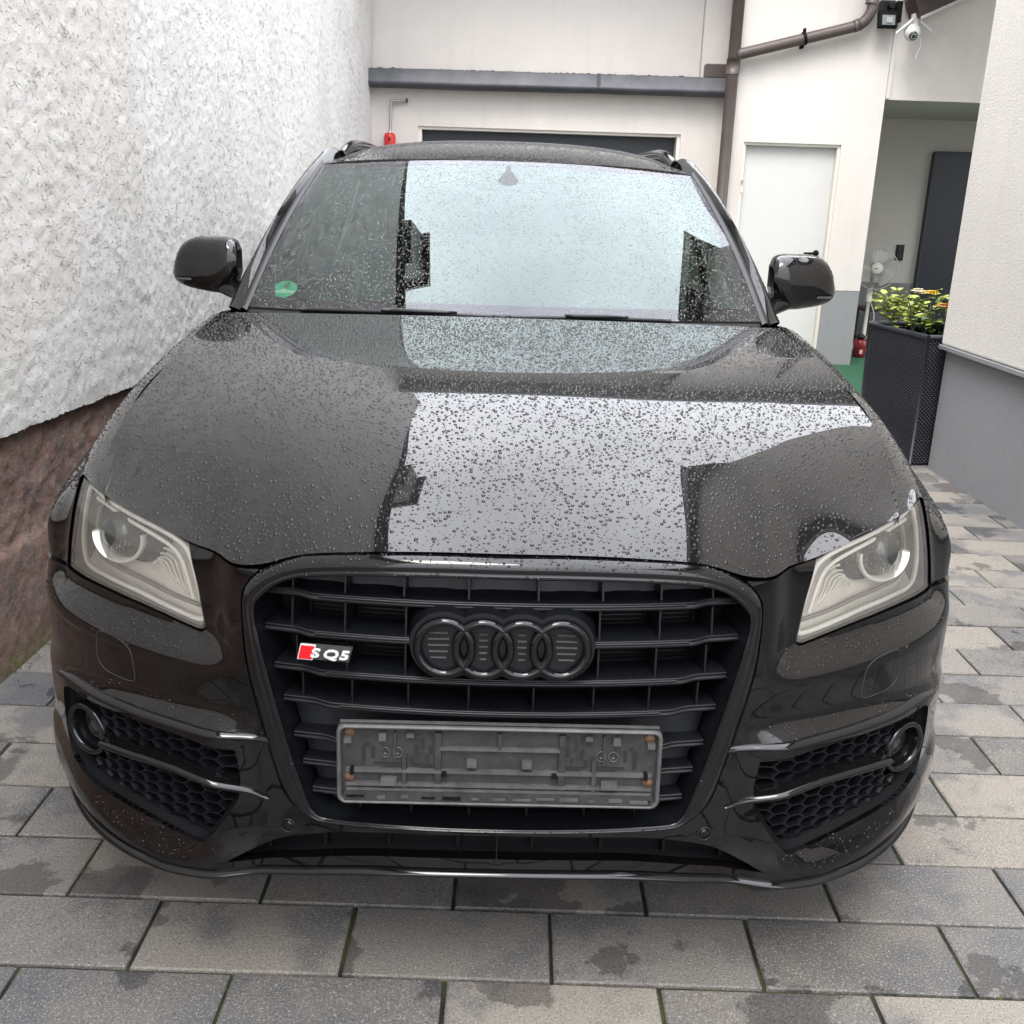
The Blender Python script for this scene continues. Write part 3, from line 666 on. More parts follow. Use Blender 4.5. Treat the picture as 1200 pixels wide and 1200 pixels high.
# woven strands: over-under rows on the two faces the yard sees and the two behind
ns, nr = 44, 66
for face in range(4):
    w = MB()
    for r_ in range(nr):
        z0 = .012+r_*(PH-.03)/nr; z1 = z0+(PH-.03)/nr*.84
        for c in range(ns):
            if (r_+c) % 2 == 0:
                t0, t1 = (c+.02)/ns, (c+1.45)/ns; t1 = min(t1, 1)
                def pt(t, z, d):
                    q = {0: (t, 0), 1: (0, t), 2: (t, 1), 3: (1, t)}[face]; p = np.array(pq(q[0], q[1], z))
                    n_ = {0: -dR, 1: -dL, 2: dR, 3: dL}[face]; return (p[0]+n_[0]*d, p[1]+n_[1]*d, z)
                tm = (t0+t1)/2; zm = (z0+z1)/2
                w.add([pt(t0, z0, -.006), pt(tm, z0, .001), pt(t1, z0, -.006), pt(t0, zm, -.002), pt(tm, zm, .005), pt(t1, zm, -.002), pt(t0, z1, -.006), pt(tm, z1, .001), pt(t1, z1, -.006)], [(0, 1, 4, 3), (1, 2, 5, 4), (3, 4, 7, 6), (4, 5, 8, 7)])
    o = w.put('woven_side', M['wicker'], pl); o['kind'] = 'stuff'
w = MB()
for (u0, v0, u1, v1) in ((0, 0, 1, 0), (1, 0, 1, 1), (1, 1, 0, 1), (0, 1, 0, 0)):
    a, b_ = Vector(pq(u0, v0, PH-.012)), Vector(pq(u1, v1, PH-.012)); w.tube([a, b_], .014, 8)
for (u0, v0) in ((0, 0), (1, 0), (0, 1), (1, 1)): w.tube([Vector(pq(u0, v0, .0)), Vector(pq(u0, v0, PH-.01))], .008, 8)
w.put('rim', M['wicker'], pl)
w = MB(); w.prism([(.04, .04), (.96, .04), (.96, .96), (.04, .96)], lambda p: pq(p[0], p[1], PH-.06), lambda p: pq(p[0], p[1], PH-.03)); w.put('soil', M['soil'], pl, smooth=False)
def leafmat(name, a, b):
    k = N(name); oi = k.noise(k.coord(), 60, 2)
    k.set(Base_Color=k.mix(oi, a, b), Roughness=.5, Subsurface_Weight=.0)
    k.b.inputs['Transmission Weight'].default_value = 0
    return k.m
M['leaf_l'] = leafmat('lime_leaf', (.17, .24, .03), (.34, .37, .07)); M['leaf_d'] = leafmat('dark_leaf', (.025, .05, .015), (.06, .10, .03))
M['fl_o'] = simple('orange_petal', (.62, .30, .07), .6, var=.25); M['fl_p'] = simple('cream_petal', (.66, .60, .42), .6, var=.15); M['fl_y'] = simple('yellow_petal', (.75, .50, .04), .6, var=.2)
def leaf(mb, p, d, up, L, Wd):
    d = d.normalized(); s = d.cross(up).normalized(); n = s.cross(d)
    pts = [p, p+d*L*.35+s*Wd*.5+n*L*.06, p+d*L*.75+s*Wd*.36+n*L*.02, p+d*L-n*L*.12, p+d*L*.75-s*Wd*.36+n*L*.02, p+d*L*.35-s*Wd*.5+n*L*.06, p+d*L*.5+n*L*.02]
    mb.add(pts, [(0, 1, 6), (1, 2, 6), (2, 3, 6), (3, 4, 6), (4, 5, 6), (5, 0, 6)])
def plant(name, label, specs, mat, group=None):
    cen = np.mean([np.array(pq(u, v, PH-.03)) for u, v, *_ in specs], 0)
    t = thing(name, label, 'plant', tuple(cen)); st = MB(); lf = MB()
    for (u, v, top, du, dv, n) in specs:
        a = Vector(pq(u, v, PH-.05)); e = Vector(pq(u+du, v+dv, PH)); e.z = PH+top; m_ = (a+e)/2+Vector((0, 0, .04)); path = catmull([a, m_, e], 4)
        st.tube(path, .0025, 5)
        for q in range(n):
            p = Vector(path[random.randint(2, len(path)-1)]); az = random.uniform(0, 6.28)
            d = Vector((math.cos(az), math.sin(az), random.uniform(-.15, .5))); L = random.uniform(.035, .066); leaf(lf, p+d*.012, d, Vector((random.uniform(-.3, .3), random.uniform(-.3, .3), 1)), L, L*.75)
    st.put('stem', M['leaf_d'], t)['kind'] = 'stuff'; o = lf.put('leaves', mat, t, smooth=False); o['kind'] = 'stuff'; t['group'] = 'plants in the planter'; return t
rs = random.Random(3)
lime = plant('coleus_plant', 'bushy lime green leafy plant in the dark wicker planter', [(rs.uniform(.30, .92), rs.uniform(.06, .5), rs.uniform(.04, .21), rs.uniform(-.12, .18), rs.uniform(-.24, .12), 18) for q in range(24)], M['leaf_l'])
dark = plant('flowering_plant', 'dark leaved plant with orange flowers nearest the rendered wall in the planter', [(rs.uniform(.08, .38), rs.uniform(.15, .8), rs.uniform(.01, .09), rs.uniform(-.08, .08), rs.uniform(-.08, .08), 16) for q in range(12)], M['leaf_d'])
lime2 = plant('leafy_plant', 'small yellow green plant half hidden behind the rendered wall corner in the planter', [(rs.uniform(.15, .5), rs.uniform(.6, .95), rs.uniform(.05, .14), rs.uniform(-.05, .05), rs.uniform(-.05, .1), 15) for q in range(7)], M['leaf_l'])
def flower(parent, c, r, mat, n=16):
    mb = MB()
    for ring, (rr, nn, el) in enumerate(((1., n, .1), (.7, n-4, .5), (.4, n-8, .9))):
        for q in range(nn):
            a = 6.283*q/nn+ring*.3; d = Vector((math.cos(a), math.sin(a), el)); leaf(mb, Vector(c)+d*r*.12, d, Vector((0, 0, 1)), r*rr*random.uniform(.85, 1.1), r*.38)
    mb.put('flower', mat, parent, smooth=False)
    mb = MB(); mb.tube([(c[0], c[1], c[2]-.11), (c[0], c[1], c[2])], .003, 5); mb.put('flower_stalk', M['leaf_d'], parent)
q0 = pq(.28, .35, 0); flower(dark, (q0[0], q0[1], PH+.14), .048, M['fl_o'])
q0 = pq(.22, .42, 0); flower(dark, (q0[0], q0[1], PH+.13), .045, M['fl_o'])
for (u, v, h, r_) in ((.62, .25, .205, .042), (.66, .3, .19, .036), (.57, .3, .195, .036)):
    q0 = pq(u, v, 0); flower(lime, (q0[0], q0[1], PH+h), r_, M['fl_p'])
q0 = pq(.5, .34, 0); flower(lime, (q0[0], q0[1], PH+.20), .045, M['fl_y'])
q0 = pq(.33, .42, 0); w = MB(); w.tube([(q0[0], q0[1], PH-.06), (q0[0]+.01, q0[1], PH+.27)], .006, 8)
o = w.put('plant_stake', simple('bamboo', (.55, .40, .22), .6, var=.2), base=(q0[0], q0[1], PH-.06)); tag(o, 'thin pale bamboo stake standing in the planter soil', 'stake')

# ------------------------------------------------------------------ things in the entrance
fn = thing('stand_fan', 'white standing fan with a wire guard in the entrance corner', 'fan', (3.70, 10.2, .03))
fc = Vector((3.72, 10.16, .83)); ax_ = Vector((-.30, -.95, .05)).normalized(); M['fanw'] = simple('fan_plastic', (.58, .57, .52), .4)
w = MB(); w.lathe([(.0, .03), (.05, .03), (.058, .02), (.058, .0), (.05, -.01)], fc+ax_*.05, ax_, 24); w.put('hub_cap', M['fanw'], fn)
w = MB(); w.tube([fc+ax_*.082+Vector((-.02, 0, .004)), fc+ax_*.083+Vector((.02, 0, -.004))], .003, 6); w.put('emblem', M['matt'], fn)
w = MB(); w.lathe([(.06, -.02), (.065, -.12), (.045, -.16), (.0, -.165)], fc, ax_, 20); w.put('motor', M['fanw'], fn)
u_ = ax_.cross(Vector((0, 0, 1))).normalized(); v_ = ax_.cross(u_)
for q in range(3):
    w = MB(); rows = []
    for r_ in np.linspace(.05, .175, 7):
        rows.append([fc+(u_*math.cos(a)+v_*math.sin(a))*r_+ax_*(.02*math.sin((a-q*2.094)*1.6)) for a in np.linspace(q*2.094-.25, q*2.094+.95-.9*(r_-.1), 7)])
    w.grid([[tuple(p) for p in r_] for r_ in rows]); w.put('blade', simple('fan_blade', (.50, .50, .47), .3), fn)
for zo in (.045, -.05):
    w = MB()
    for q in range(36):
        a = q*math.pi/18; e = u_*math.cos(a)+v_*math.sin(a); w.tube([fc+e*.055+ax_*zo*1.1, fc+e*.14+ax_*zo, fc+e*.198+ax_*zo*.3], .0013, 4, caps=False)
    w.put('guard', M['galv'], fn)
w = MB(); w.tube([tuple(fc+(u_*math.cos(a)+v_*math.sin(a))*.20) for a in np.linspace(0, 6.283, 40, endpoint=False)], .004, 6, closed=True); w.put('guard_ring', M['fanw'], fn)
w = MB(); w.tube([(3.70, 10.22, .05), (3.71, 10.22, .75)], [.02, .016], 12); w.tube([(3.705, 10.22, .50), (3.705, 10.22, .66)], .03, 12); w.put('pole', M['fanw'], fn)
w = MB(); w.lathe([(.0, .06), (.05, .055), (.20, .02), (.20, 0), (0, 0)], (3.70, 10.22, .03), n=24, cap=False); w.put('base', M['fanw'], fn)
w = MB(); w.tube(catmull([(3.72, 10.2, .5), (3.76, 10.16, .36), (3.73, 10.15, .2), (3.70, 10.2, .1)], 6), .005, 6); w.put('cord', M['whitep'], fn)
ln = thing('red_lantern', 'small dark red lantern on the green carpet by the entrance corner', 'lantern', (3.46, 9.62, .03))
w = MB(); w.lathe([(.0, 0), (.05, 0), (.056, .01), (.062, .10), (.066, .15), (.05, .165), (.0, .17)], (3.46, 9.62, .03), n=20, cap=False); w.put('body', simple('dark_red_glaze', (.16, .012, .018), .25), ln)
w = MB(); w.lathe([(.0, 0), (.035, 0), (.045, .03), (.02, .05), (0, .055)], (3.46, 9.62, .198), n=16, cap=False); w.put('lid', M['plastic'], ln)
w = MB(); w.box((3.455, 9.556, .085), (.03, .012, .04), bev=.003); w.put('window', simple('lantern_window', (.55, .35, .32), .4), ln, smooth=False)
cb = thing('side_table', 'dark low side table behind the fan', 'table', (3.95, 10.5, .03))
w = MB(); w.box((3.98, 10.55, .40), (.50, .40, .03), bev=.004); w.put('top', M['brownwood'], cb, smooth=False)
for (x, y) in ((3.77, 10.39), (4.19, 10.39), (3.77, 10.71), (4.19, 10.71)):
    w = MB(); w.box((x, y, .207), (.04, .04, .356)); w.put('leg', M['brownwood'], cb, smooth=False)
w = MB(); w.box((3.98, 10.55, .10), (.40, .30, .02)); w.put('shelf', M['brownwood'], cb, smooth=False)
pt_ = MB(); pt_.lathe([(.0, 0), (.06, 0), (.085, .03), (.09, .12), (.075, .16), (.08, .175), (.065, .175), (.06, .12), (0, .1)], (3.90, 10.48, .416), n=20, cap=False)
o = pt_.put('pot', simple('beige_stoneware', (.40, .36, .29), .6, var=.2), base=(3.90, 10.48, .416)); tag(o, 'beige stoneware pot on the dark side table behind the fan', 'pot')
dish = MB(); dish.lathe([(.0, 0), (.06, 0), (.085, .03), (.08, .03), (.0, .012)], (3.66, 9.8, .03), n=20, cap=False)
o = dish.put('dish', M['whitep'], base=(3.66, 9.8, .03)); tag(o, 'small white dish on the carpet beside the red lantern', 'dish')
# ================================================================== the car
def nspline(t, y):
    t = np.asarray(t, float); y = np.asarray(y, float)
    n = len(t); h = np.diff(t); A = np.zeros((n, n)); b = np.zeros(n); A[0, 0] = A[-1, -1] = 1
    for i in range(1, n-1):
        A[i, i-1] = h[i-1]; A[i, i] = 2*(h[i-1]+h[i]); A[i, i+1] = h[i]
        b[i] = 6*((y[i+1]-y[i])/h[i]-(y[i]-y[i-1])/h[i-1])
    m = np.linalg.solve(A, b)
    def f(q):
        q = np.asarray(q, float); i = np.clip(np.searchsorted(t, q)-1, 0, n-2); d = q-t[i]; hh = h[i]
        return y[i]+d*((y[i+1]-y[i])/hh-hh*(2*m[i]+m[i+1])/6)+d*d*m[i]/2+d**3*(m[i+1]-m[i])/(6*hh)
    return f
def spl3(pts):
    P = np.asarray(pts, float); t = np.concatenate([[0], np.cumsum(np.linalg.norm(np.diff(P, axis=0), axis=1))]); t /= t[-1]
    fs = [nspline(t, P[:, i]) for i in range(P.shape[1])]
    return lambda q: np.stack([f(q) for f in fs], -1)
# plan of the front fascia (half), metres; the nose points towards -Y
PLAN = [(0, 1.455), (.15, 1.46), (.3, 1.477), (.42, 1.50), (.52, 1.531), (.62, 1.576), (.70, 1.622), (.77, 1.674), (.83, 1.732), (.875, 1.794), (.905, 1.86), (.926, 1.94), (.94, 2.03), (.95, 2.13), (.955, 2.3)]
pp = np.array([(-x, y) for x, y in PLAN[:0:-1]]+PLAN)
tt = np.concatenate([[0], np.cumsum(np.hypot(*np.diff(pp, axis=0).T))])
fx, fy = nspline(tt, pp[:, 0]), nspline(tt, pp[:, 1]); td = np.linspace(0, tt[-1], 1601); xd, yd = fx(td), fy(td)
sd = np.concatenate([[0], np.cumsum(np.hypot(np.diff(xd), np.diff(yd)))]); sd -= sd[-1]/2
txd, tyd = np.gradient(xd, sd), np.gradient(yd, sd)
def smooth(a, b, x):
    t = np.clip((np.asarray(x, float)-a)/(b-a), 0, 1); return t*t*(3-2*t)
Z3q = np.linspace(0, 1.3, 131); Z3v = np.interp(Z3q, [0, .33, .45, .55, .67, .80, .90, 1.0, 1.3], [.352, .350, .326, .314, .320, .352, .385, .40, .40]); Z3 = (Z3q, np.convolve(np.pad(Z3v, 4, 'edge'), np.ones(9)/9, 'valid'))
def off(s, z):
    a = np.abs(s); z = np.asarray(z, float)
    o = .030*(np.clip(z-.60, 0, 1)/.26)**2
    w = smooth(.44, .52, a)*(1-.92*smooth(.95, 1.07, a)); zc = .640+.012*smooth(.5, .95, a)
    o = o+w*.034*smooth(zc-.006, zc+.040, z)
    w2 = smooth(.40, .50, a)*(1-.75*smooth(.76, .95, a)); z2 = .553-.02*smooth(.62, .9, a)
    o = o-w2*.028*(1-smooth(z2-.038, z2+.008, z))
    z3 = np.interp(a, Z3[0], Z3[1])
    o = o-(.011+.013*smooth(.46, .58, a)-.014*smooth(.64, .82, a))*(1-smooth(z3-.048, z3+.006, z))
    o = o+.05*smooth(.30, .20, z)*smooth(.55, 1.0, a)
    return o
def S(s, z, extra=0.):
    s = np.asarray(s, float); z = np.asarray(z, float)
    x = np.interp(s, sd, xd); y = np.interp(s, sd, yd); tx = np.interp(s, sd, txd); ty = np.interp(s, sd, tyd)
    o = off(s, z)+extra
    return np.stack([x-ty*o, y+tx*o, z+0*x], -1)
def Smap(extra=0., sg=1): return lambda V, d: S(sg*V[:, 0], V[:, 1], extra+d)
car = thing('parked_car', 'black brown SUV wet with rain, with black grille and empty plate holder', 'car', (0, 3.7, 0))
def part(name, mb, mat, parent=None, smooth_=True, sh=None):
    o = mb.put(name, mat, parent or car, smooth_)
    if sh: sharp(o, sh)
    return o

M['frit'] = simple('frit_black', (.010, .010, .011), .35)
# ---- bumper skin (half outline in (s, z), mirrored)
GO = [(.0, .372), (.15, .371), (.29, .370), (.335, .382), (.366, .412), (.385, .47), (.405, .55), (.427, .655), (.434, .73), (.434, .772), (.425, .792), (.404, .814)]   # around the grille frame
SHUT = [(.404, .814), (.44, .812), (.50, .816), (.566, .826)]
HLin = [(.566, .826), (.556, .795), (.540, .752), (.529, .705), (.524, .684), (.532, .677), (.546, .678)]
HLbot = [(.546, .678), (.632, .692), (.705, .700), (.80, .704), (.953, .700)]
FEN = [(.953, .700), (1.05, .695), (1.17, .69)]
ARCH = [(1.17, .69), (1.10, .60), (1.05, .50), (1.02, .40), (1.01, .31), (1.02, .255)]
BOT = [(1.02, .255), (.90, .262), (.80, .264), (.70, .266), (.61, .264), (.53, .262), (.46, .264), (.37, .277), (.23, .297), (.10, .303), (0, .304)]
SP = .012
outl = np.vstack([resample(catmull(q, 6), SP)[:-1] for q in (GO, SHUT, HLin, HLbot, FEN, ARCH, BOT)]+[resample(np.array([(0, .304), (0, .372)]), SP)[:1]])
FOG = np.vstack([resample(catmull(q, 6), SP)[:-1] for q in (
    [(.447, .493), (.50, .503), (.556, .511), (.676, .516), (.80, .513), (.845, .508)], [(.845, .508), (.868, .498), (.878, .472), (.882, .43), (.872, .385), (.85, .362)],
    [(.85, .362), (.78, .345), (.68, .331), (.59, .317), (.535, .309), (.510, .309)], [(.510, .309), (.485, .335), (.458, .378), (.446, .40)], [(.446, .40), (.442, .44), (.447, .493)])])
SLOT = np.vstack([resample(q, SP)[:-1] for q in (catmull([(0, .3625), (.12, .3605), (.24, .355), (.31, .345), (.37, .330), (.425, .303), (.468, .279)], 6), catmull([(.468, .279), (.42, .283), (.37, .294), (.24, .314), (.12, .320), (0, .3215)], 6))]+[np.array([(0, .3215)])])
SLOT[:, 0] = np.maximum(SLOT[:, 0], .0008)
# the slot is cut open by leaving out its half at the centre line: two loops joined on s = 0
slot_hole = SLOT
bump_out = np.vstack([outl])
vs, fs_ = panel(bump_out, [FOG, slot_hole], .016, Smap(), .022, mirror=True)
bp = put('bumper', vs, fs_, M['paint'], car); 
# parking sensors, washer covers
for sg in (-1, 1):
    c = Vector(S(sg*.363, .353)); n = Vector(S(sg*.363, .353, -.01))-c; n.normalize()
    w = MB(); w.lathe([(.0, .0028), (.0085, .0028), (.0095, .0015), (.0095, -.004)], c, n, 20, cap=False); w.put('parking_sensor', M['gloss_dry'], bp)
    w = MB(); w.tube([tuple(c+n*.001+(n.orthogonal().normalized()*math.cos(a)+n.cross(n.orthogonal().normalized())*math.sin(a))*.0125) for a in np.linspace(0, 6.283, 28, endpoint=False)], .0014, 5, closed=True); w.put('sensor_ring', M['trim'], bp)
    wl = catmull([(.664, .571), (.662, .60), (.668, .628), (.69, .641), (.72, .645), (.752, .642), (.758, .615), (.757, .588), (.738, .572), (.70, .568)], 5, True)
    w = MB(); w.tube([tuple(p) for p in S(sg*wl[:, 0], wl[:, 1], -.0002)], .0007, 5, closed=True); w.put('washer_cover_seam', simple('seam_dirt', (.035, .034, .034), .6), bp)
# lower centre intake: floor, back and vanes; chin lip
w = MB(); q = np.linspace(-.46, .46, 60)
def slot_top(a): return np.interp(np.abs(a), [0, .12, .24, .31, .37, .425, .47], [.3625, .3605, .355, .345, .330, .303, .279])
def slot_bot(a): return np.interp(np.abs(a), [0, .12, .24, .37, .42, .47], [.3215, .320, .314, .294, .283, .279])
rows = [S(q, slot_bot(q)-.001, .0), S(q, slot_bot(q)-.004, .05), S(q, slot_top(q)+.004, .06), S(q, slot_top(q)+.001, .0)]
w.grid(np.array(rows)); it = part('lower_intake', w, M['matt'])
for sx in (-.41, -.305, -.19, -.068, .062, .185, .30, .41):
    w = MB(); 
    for d_ in (1,): w.add([S(sx-.003, slot_bot(sx), .034), S(sx-.003, slot_top(sx), .034), S(sx-.003, slot_top(sx)+.003, .055), S(sx-.003, slot_bot(sx)-.003, .055), S(sx+.003, slot_bot(sx), .034), S(sx+.003, slot_top(sx), .034), S(sx+.003, slot_top(sx)+.003, .055), S(sx+.003, slot_bot(sx)-.003, .055)], [(0, 1, 2, 3), (7, 6, 5, 4), (0, 4, 5, 1), (1, 5, 6, 2)])
    w.put('vane', M['matt'], it, smooth=False)
q = np.linspace(-1.0, 1.0, 150); zb = np.interp(np.abs(q), [0, .10, .23, .37, .46, .53, .61, .70, .80, .90, 1.02], [.304, .303, .297, .277, .264, .262, .264, .266, .264, .262, .255])
zb = np.convolve(np.pad(zb, 4, 'edge'), np.ones(9)/9, 'valid')
prof = [(.012, -.001), (-.004, -.002), (-.011, -.006), (-.012, -.010), (-.006, -.015), (.03, -.018), (.12, -.012)]
w = MB(); w.grid(np.array([[S(s_, z_+dz, e+.010*0) for e, dz in prof] for s_, z_ in zip(q, zb)])); part('chin_lip', w, M['gloss'])

# ---- fog intakes
for sg in (-1, 1):
    fg = thing_parent = None
    rim = resample(np.vstack([FOG]), .014, True)
    w = MB(); L1 = S(sg*rim[:, 0], rim[:, 1], .0); L2 = S(sg*(rim[:, 0]-.0), rim[:, 1], .075)
    w.grid(np.array([L1, L2]), cv=True); fi = part('fog_intake', w, M['plastic'])
    vs, fs_ = panel(rim, [], .03, Smap(.075, sg), 0); put('back_panel', vs, fs_, M['matt'], fi)
    mid = lambda s_: np.interp(s_, [.40, .424, .45, .50, .56, .62, .72, .76], [.402, .413, .420, .432, .442, .443, .438, .436])
    # honeycomb: stretched hexagon cells, each a funnel
    def topz(s_): return np.interp(s_, [.447, .50, .556, .676, .80, .845, .88], [.493, .503, .511, .516, .513, .508, .49])-.004
    def botz(s_): return np.interp(s_, [.446, .458, .485, .51, .535, .59, .68, .78, .85, .88], [.40, .378, .335, .309, .309, .317, .331, .345, .362, .40])+.004
    cw, ch = .0445, .0215; w = MB()
    for r_ in range(-1, 14):
        for c in range(0, 14):
            s0 = .435+c*cw*.75; z0 = .300+r_*ch+(ch/2 if c % 2 else 0)+ (s0-.44)*.03
            hexo = [(s0+cw*.5*math.cos(a), z0+ch*.5*math.sin(a)/.866) for a in (i*math.pi/3 for i in range(6))]
            if not (inpoly(np.array([(s0, z0)]), FOG)[0]): continue
            if abs(z0-mid(s0)) < .006 and s0 < .74: continue
            if math.hypot(s0-.796, z0-.437) < .056: continue
            hexo = [(p[0], min(max(p[1], botz(p[0])), topz(p[0]))) for p in hexo]
            o_ = np.array(hexo); ce = np.array([s0, z0])
            rings = [S(sg*o_[:, 0], o_[:, 1], .020)]
            for fsc, dp_, dz in ((.90, .020, 0), (.80, .026, .0), (.62, .052, -.002)):
                qn = ce+(o_-ce)*fsc; rings.append(S(sg*qn[:, 0], qn[:, 1]+dz, dp_))
            bse = len(w.v); w.grid(np.array(rings), cv=True); w.f.append(tuple(bse+18+j for j in range(6)))
    o = w.put('honeycomb_mesh', M['plastic'], fi, smooth=False)
    rc = rim.mean(0); rin = rim.copy()
    nrm_ = np.stack([np.roll(rim[:, 1], -1)-np.roll(rim[:, 1], 1), -(np.roll(rim[:, 0], -1)-np.roll(rim[:, 0], 1))], 1); nrm_ /= np.linalg.norm(nrm_, axis=1)[:, None]+1e-9
    if np.mean(np.sum(nrm_*(rim-rc), 1)) > 0: nrm_ = -nrm_
    r1_, r2_ = rim+nrm_*.002, rim+nrm_*.009
    w = MB(); w.grid(np.array([S(sg*rim[:, 0], rim[:, 1], .010), S(sg*r1_[:, 0], r1_[:, 1], .015), S(sg*r2_[:, 0], r2_[:, 1], .0185), S(sg*r2_[:, 0], r2_[:, 1], .035)]), cv=True); w.put('inner_flange', M['matt'], fi)
    # mid blade and its bright inner end
    q = np.linspace(.396, .735, 40); w = MB(); ti = np.interp(q, [.396, .42, .45, .70, .735], [.1, .8, 1, 1, .6])
    w.grid(np.array([[S(sg*s_, mid(s_)+dz*t_, e-.004*t_) for e, dz in ((.045, .010), (.003, .0075), (-.004, .003), (-.004, -.002), (.004, -.009), (.045, -.012))] for s_, t_ in zip(q, ti)])); w.put('cross_blade', M['gloss'], fi)
    # fog lamp
    fc = Vector(S(sg*.796, .437, .016)); n = (Vector((sg*.52, -.85, -.02))).normalized()
    w = MB(); w.lathe([(.052, -.05), (.052, .004), (.049, .008), (.044, .008), (.041, .002), (.039, -.022)], fc, n, 36, cap=False); w.put('lamp_bezel', M['gloss_dry'], fi)
    w = MB(); w.lathe([(.052, -.02), (.058, -.035), (.062, -.06)], fc, n, 36, cap=False); w.put('lamp_socket', M['matt'], fi)
    w = MB(); w.lathe([(.0, -.010), (.015, -.011), (.030, -.016), (.0405, -.024)], fc, n, 30, cap=False); w.put('lamp_lens', M['lampdark'], fi)
    w = MB(); w.lathe([(.012, -.0095), (.018, -.0105)], fc, n, 24, cap=False); w.put('lamp_ring', M['gloss_dry'], fi)
    # glossy blade above the intake
    q = np.linspace(.385, .90, 70); zt = np.interp(q, [.385, .46, .552, .672, .80, .86, .90], [.521, .529, .534, .536, .533, .528, .516]); zt = np.convolve(np.pad(zt, 4, 'edge'), np.ones(9)/9, 'valid')
    th = np.interp(q, [.385, .42, .82, .90], [.011, .0135, .0135, .006])
    w = MB(); w.grid(np.array([[S(sg*s_, z_-dz*t_, e) for e, dz in ((.012, 0.), (-.003, .05), (-.008, .35), (-.009, .65), (-.004, .95), (.012, 1.05))] for s_, z_, t_ in zip(q, zt, th)])); w.put('trim_blade', M['gloss'], fi)

# ---- grille
GI = [(.0, .8275), (.10, .8270), (.19, .8245), (.28, .819), (.338, .811), (.374, .796), (.398, .775), (.409, .757), (.407, .730), (.402, .708), (.379, .615), (.352, .505), (.325, .412), (.312, .390), (.292, .3805), (.20, .3795), (.10, .3795), (0, .3795)]
GOt = [(.0, .8565), (.10, .857), (.20, .8535), (.30, .846), (.35, .836), (.404, .810), (.425, .789), (.431, .770), (.431, .73), (.424, .655), (.403, .55), (.383, .47), (.363, .413), (.333, .3845), (.29, .3725), (.15, .3735), (0, .3745)]
def ringpts(half, n):
    h = resample(catmull(half, 8), .004); h = resample(h, np.sum(np.linalg.norm(np.diff(h, axis=0), axis=1))/n)
    return np.vstack([h, [(-p[0], p[1]) for p in h[-2:0:-1]]])
ro, ri = ringpts(GOt, 120), ringpts(GI, 120)
gq = np.linspace(0, 1, 9); rings = [S(ro[:, 0], ro[:, 1], .022), S(ro[:, 0], ro[:, 1], .002)]
for t, e in ((.08, -.005), (.22, -.010), (.45, -.013), (.70, -.0125), (.84, -.010), (.90, -.012), (.97, -.012), (1.0, -.007)):
    m_ = lerp(ro, ri, t); rings.append(S(m_[:, 0], m_[:, 1], e))
rings += [S(ri[:, 0], ri[:, 1], .02), S(ri[:, 0], ri[:, 1], .10)]
gl = MB(); gl.grid(np.array(rings[:-2]), cv=True); gr_ = part('grille', gl, M['gloss'])
w = MB(); w.grid(np.array(rings[-3:]), cv=True); w.put('inner_wall', M['plastic'], gr_)
w = MB(); w.tube([tuple(p) for p in S(ri[:, 0], ri[:, 1], -.009)], .0028, 6, closed=True); w.put('edge_bead', M['gloss_dry'], gr_)
inn = ri
vs, fs_ = panel(ri, [], .04, Smap(.10), 0); put('radiator_shroud', vs, fs_, M['matt'], gr_)
def half_w(z): return np.interp(z, [.3795, .39, .412, .505, .615, .708, .73, .757, .775, .796, .811, .819], [.292, .312, .325, .352, .379, .402, .407, .409, .398, .374, .338, .28])
BARS = [.771, .708, .641, .583, .516, .465, .412]
for bi, zb_ in enumerate(BARS):
    hw_ = float(half_w(zb_))-.001
    segs = [(-hw_, hw_)] if bi != 1 else [(-hw_, -.150), (.150, hw_)]
    for (a, b_) in segs:
        q = np.unique(np.concatenate([np.linspace(a, b_, 60), [hw_-.085, hw_-.060, hw_-.045, -hw_+.085, -hw_+.060, -hw_+.045]])); q = q[(q >= a-1e-6) & (q <= b_+1e-6)]
        e_ = smooth(hw_-.085, hw_-.050, np.abs(q)); w = MB()
        pf = ((.075, .0120), (.030, .0085), (.017, .0070), (.0145, .0052), (.0160, .0045), (.0160, .0008), (.0145, -.0002), (.0145, -.0042), (.018, -.0062), (.045, -.0068), (.075, -.0065))
        w.grid(np.array([[S(s_, zb_+dz+ (.003*k_ if e < .05 else 0), e+.005*k_) for e, dz in pf] for s_, k_ in zip(q, e_)]))
        o = w.put('slat', M['plastic'], gr_)
        w = MB(); qq = q[np.abs(q) < hw_-.088] 
        if len(qq) > 3 and bi < 4:
            w.grid(np.array([[S(s_, zb_+dz, e) for e, dz in ((.0160, .0048), (.0130, .0042), (.0130, .0010), (.0160, .0004))] for s_ in qq])); w.put('slat_insert', M['plastic'], gr_)
ROWS = [(.780, .822, (.057, .164, .263, .353)), (.714, .766, (.160, .262, .353)), (.647, .702, (.160, .258, .345)), (.589, .636, (.054, .155, .250, .335)), (.388, .406, (.05, .15, .24))]
for (z0, z1, ss_) in ROWS:
    for s0 in ss_:
        for sg in (-1, 1):
            w = MB(); a = sg*s0; t = .0016
            w.add([S(a-t, z0, .022), S(a+t, z0, .022), S(a+t, z1, .022), S(a-t, z1, .022), S(a-t, z0, .095), S(a+t, z0, .095), S(a+t, z1, .095), S(a-t, z1, .095)], [(0, 1, 2, 3), (0, 3, 7, 4), (1, 5, 6, 2), (0, 4, 5, 1), (3, 2, 6, 7)]); w.put('vertical_rib', M['plastic'], gr_, smooth=False)
